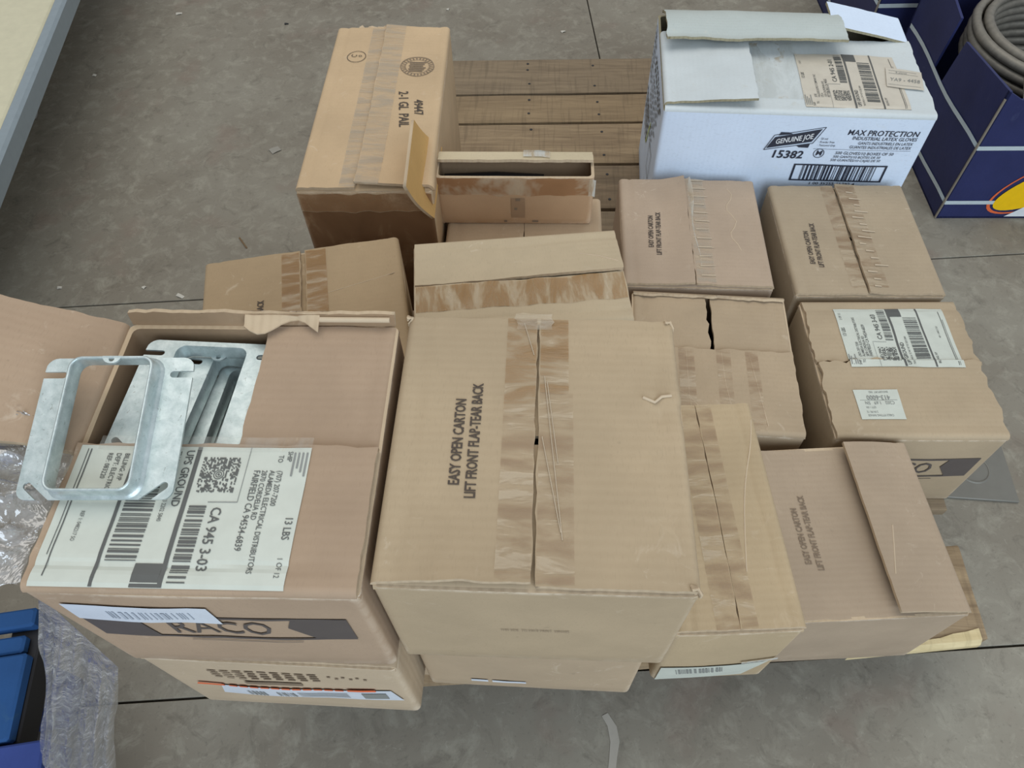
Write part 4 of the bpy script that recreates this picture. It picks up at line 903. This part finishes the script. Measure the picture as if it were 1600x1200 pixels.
nb = navy_box('navy blue cable box with yellow oval and white stripes, holding a cable coil', 0.7886, 1.1508, 1.0)
navy_box('dark navy cable box behind the white printed carton, cut off by the top edge', 0.730, 1.64, 2.0, coil=False)
coil = thing('cable_coil', 'coil of grey armoured cable sitting in the navy blue box', 'cable coil', (0.7886 + 0.2, 1.1508 + 0.20, 0.0), 1.0)
m = MB(); pts = []; NTN = 15
for i in range(NTN * 48 + 1):
    a = 2 * math.pi * i / 48; f = i / (NTN * 48); rr = 0.164 + 0.004 * fbm(a * 0.25, 1, 1) + 0.003 * math.sin(a * 0.13)
    pts.append((0.012 + rr * math.cos(a), 0.006 + rr * math.sin(a), 0.016 + 0.262 * f + 0.002 * fbm(a * 0.7, 3, 1)))
m.tube(pts, 0.0088, 8); m.build('wound_cable', CABLE, coil)
m = MB(); pts = []
for i in range(48 * 4 + 1):
    a = 2 * math.pi * i / 48; rr = 0.1835 + 0.002 * fbm(a * 0.4, 5, 1)
    pts.append((0.012 + rr * math.cos(a), 0.006 + rr * math.sin(a), 0.200 + 0.0186 * a / (2 * math.pi)))
m.tube(pts, 0.0088, 8); m.build('outer_winding', CABLE, coil)
m = MB(); nn = 36
m.grid([[(0.012 + r * math.cos(2 * math.pi * k / nn), 0.006 + r * math.sin(2 * math.pi * k / nn), z) for k in range(nn)] for r, z in ((0.175, 0.008), (0.176, 0.195), (0.1735, 0.195), (0.1735, 0.008))], close=True); m.build('core', BLACK, coil)

# ------------------------------------------------------------------ low cart at the left edge
ct = thing('platform_cart', 'grey steel framed low cart with cream deck, cut off by the left edge', 'cart', (-0.949, 1.14, 0), 9.6)
m = MB(); m.box(-0.62, -0.031, -0.47, 1.2, 0.224, 0.243, bev=0.003); m.build('deck', CREAMP, ct, sharp=30)
m = MB(); m.box(-0.0305, -0.0265, -0.47, 1.2, 0.224, 0.2405); m.build('deck_edge', OCHRE, ct, smooth=False)
for x0, x1, y0, y1 in ((-0.026, 0.0, -0.515, 1.245), (-0.67, -0.624, -0.515, 1.245), (-0.622, -0.028, -0.515, -0.473), (-0.622, -0.028, 1.203, 1.246)):
    m = MB(); m.box(x0, x1, y0, y1, 0.208, 0.250, bev=0.005); m.build('frame_rail', GREYP, ct, sharp=20)
for x, y in ((-0.195, 0.36), (-0.55, 0.36), (-0.13, -0.40), (-0.55, -0.40), (-0.13, 1.1), (-0.55, 1.1)):
    m = MB(); m.box(x - 0.018, x + 0.018, y - 0.018, y + 0.018, 0.05, 0.2235, bev=0.003); m.build('leg', GREYP, ct, sharp=30)
    m = MB(); n = 18
    m.grid([[(x + q, y + r * math.cos(2 * math.pi * k / n), 0.028 + r * math.sin(2 * math.pi * k / n)) for k in range(n)] for q, r in ((-0.012, 0.001), (-0.012, 0.024), (-0.009, 0.028), (0.009, 0.028), (0.012, 0.024), (0.012, 0.001))], close=True); m.build('caster', flat_mat('pale_wheel', srgb(190, 190, 184), 0.5), ct)

# ------------------------------------------------------------------ blue pallet at the near left
bp = thing('blue_pallet', 'blue painted pallet on the floor, near left corner under the plastic film', 'pallet', (-0.584, 0.258, 0), 10.5)
for y0, y1, x1 in ((-0.022, 0.0, 0.0), (-0.050, -0.030, -0.008), (-0.145, -0.0525, 0.0), (-0.245, -0.149, 0.040), (-0.345, -0.253, 0.040), (-0.45, -0.353, 0.040)):
    m = MB(); m.box(-0.45, x1, y0, y1, 0.183, 0.20 - (0.004 if x1 < -0.001 else 0), bev=0.0025); m.build('deck_board', BLUEP if x1 < 0.02 else BLUEP2, bp, sharp=30)
m = MB(); m.box(-0.034, 0.0015, -0.146, -0.001, 0.146, 0.1825, bev=0.002); m.build('side_bar', BLACK, bp, sharp=30)  # shadow on the side stringer put into its black colour
m = MB(); m.box(-0.034, 0.040, -0.45, -0.149, 0.140, 0.1825, bev=0.002); m.build('side_bar', BLUEP2, bp, sharp=30)
for x in (-0.42, -0.21, -0.06):
    for y in (-0.41, -0.22, -0.06):
        m = MB(); m.box(x - 0.03, x + 0.025, y - 0.03, y + 0.03, 0.0, 0.182 if x < -0.1 else 0.1825, bev=0.003); m.build('foot_block', BLUEP2, bp, sharp=30)
# ------------------------------------------------------------------ clear stretch film
sw = thing('stretch_film', 'crumpled clear plastic stretch film hanging from the near left corner of the boxes', 'plastic film', (-0.40, 0.17, 0.0), 0)
def crumple(x, y, s): return fbm(x * 1.0, y * 1.0, s, 1.0, 4)
m = MB(); nu, nv = 80, 60; rows = []
for i in range(nu + 1):
    u = i / nu; r = []
    for j in range(nv + 1):
        v = j / nv
        x = -0.3275 - 0.15 * v; y = 0.150 + 0.118 * u + 0.006 * fbm(v * 6, 3, u * 2) - 0.05 * v * (1 - u)
        z = 0.600 + 0.020 * math.sin(math.pi * min(1, v * 1.6)) - 0.18 * max(0, v - 0.5) ** 1.3
        w = 0.008 * (1 - 2 * abs(math.sin(0.5 * (38 * u + 6 * fbm(v * 3, u * 3, 4) + 5 * v)))) * min(1, v * 6)
        r.append(Vector((x + 0.40, y - 0.17, z + w)) + Vector((0.003 * crumple(u * 9, v * 5, 3), 0.004 * crumple(u * 7, v * 9, 9), 0.020 * crumple(u * 13 + v * 3, v * 2.5, 7) * min(1, v * 5))))
    rows.append(r)
m.grid(rows, flip=True); m.build('bunched_film', FILMB, sw)
m = MB(); nu, nv = 60, 90; rows = []
for i in range(nu + 1):
    u = i / nu; r = []
    for j in range(nv + 1):
        v = j / nv; z = 0.53 - 0.08 * u * (1 - v) - 0.527 * v
        x0 = -0.358 - 0.245 * min(v, 0.55); x1 = -0.3265 - 0.178 * min(v, 0.6)
        x = x0 + (x1 - x0) * u; y = 0.166 - 0.03 * u - 0.14 * v
        fold = 0.009 * math.sin(u * 13 + 1.5 * math.sin(v * 3)) * (0.25 + v) + 0.0035 * math.sin(u * 37 + 2 * math.sin(v * 4))
        r.append(Vector((x + 0.40, y - 0.17 + fold * min(1, v * 5), z + 0.002)) + Vector((0.010 * crumple(u * 3, v * 2, 3), 0.010 * crumple(u * 12, v * 2.5, 5), 0)) * min(1, v * 6))
    rows.append(r)
m.grid(rows, flip=True); m.build('hanging_film', FILM, sw)

# ------------------------------------------------------------------ litter on the floor
SCRAP = flat_mat('pale_scrap', srgb(206, 202, 190), 0.7); TWIG = flat_mat('brown_sliver', srgb(120, 96, 66), 0.8)
def scrap(name, label, cat, x, y, L, w, a, mat):
    t = MB(); c_, s_ = math.cos(R(a)), math.sin(R(a))
    t.sheet(lambda i, j, o: Vector(((L * (i - 0.5)) * c_ - (w * (j - 0.5)) * s_, (L * (i - 0.5)) * s_ + (w * (j - 0.5)) * c_, 0.0016 + 0.0012 * math.sin(i * 3 + j) + o)), 4, 2, 0.0012, (0, 0, 0))
    ob = t.build(name, mat); ob.location = (x, y, 0); tag(ob, label, cat)
scrap('paper_scrap', 'white paper scrap on the floor just above the open left flap', 'scrap', -0.686, 0.915, 0.016, 0.007, -25, SCRAP)
scrap('paper_scrap', 'white paper scrap on the floor nearest the top left, by the cart', 'scrap', -0.986, 1.916, 0.016, 0.009, 20, SCRAP)
scrap('paper_scrap', 'tiny pale scrap on the floor beside the cart rail', 'scrap', -1.115, 1.632, 0.008, 0.008, 0, SCRAP)
scrap('paper_scrap', 'pale crumpled scrap on the floor left of the tall tan carton', 'scrap', -0.599, 1.349, 0.022, 0.018, 40, flat_mat('grey_scrap', srgb(160, 156, 146), 0.8))
scrap('paper_scrap', 'tiny white scrap left of the open left flap, nearest the cart', 'scrap', -0.928, 0.932, 0.008, 0.006, 10, SCRAP)
scrap('paper_scrap', 'tiny white scrap between the cart and the tilted left carton', 'scrap', -0.763, 0.936, 0.007, 0.006, 60, SCRAP)
scrap('wood_sliver', 'thin brown wood sliver on the floor left of the tall tan carton', 'sliver', -0.600, 1.058, 0.036, 0.003, -52, TWIG)
scrap('dark_fleck', 'small dark fleck on the floor left of the tall tan carton, near the top', 'scrap', -0.683, 1.866, 0.010, 0.006, 15, RUBBER)
scrap('paper_scrap', 'small pale scrap on the floor behind the pallet, near the top middle', 'scrap', 0.045, 1.83, 0.012, 0.007, 30, SCRAP)
scrap('paper_scrap', 'tiny pale scrap on the floor behind the tall tan carton', 'scrap', -0.262, 1.938, 0.010, 0.006, 80, SCRAP)
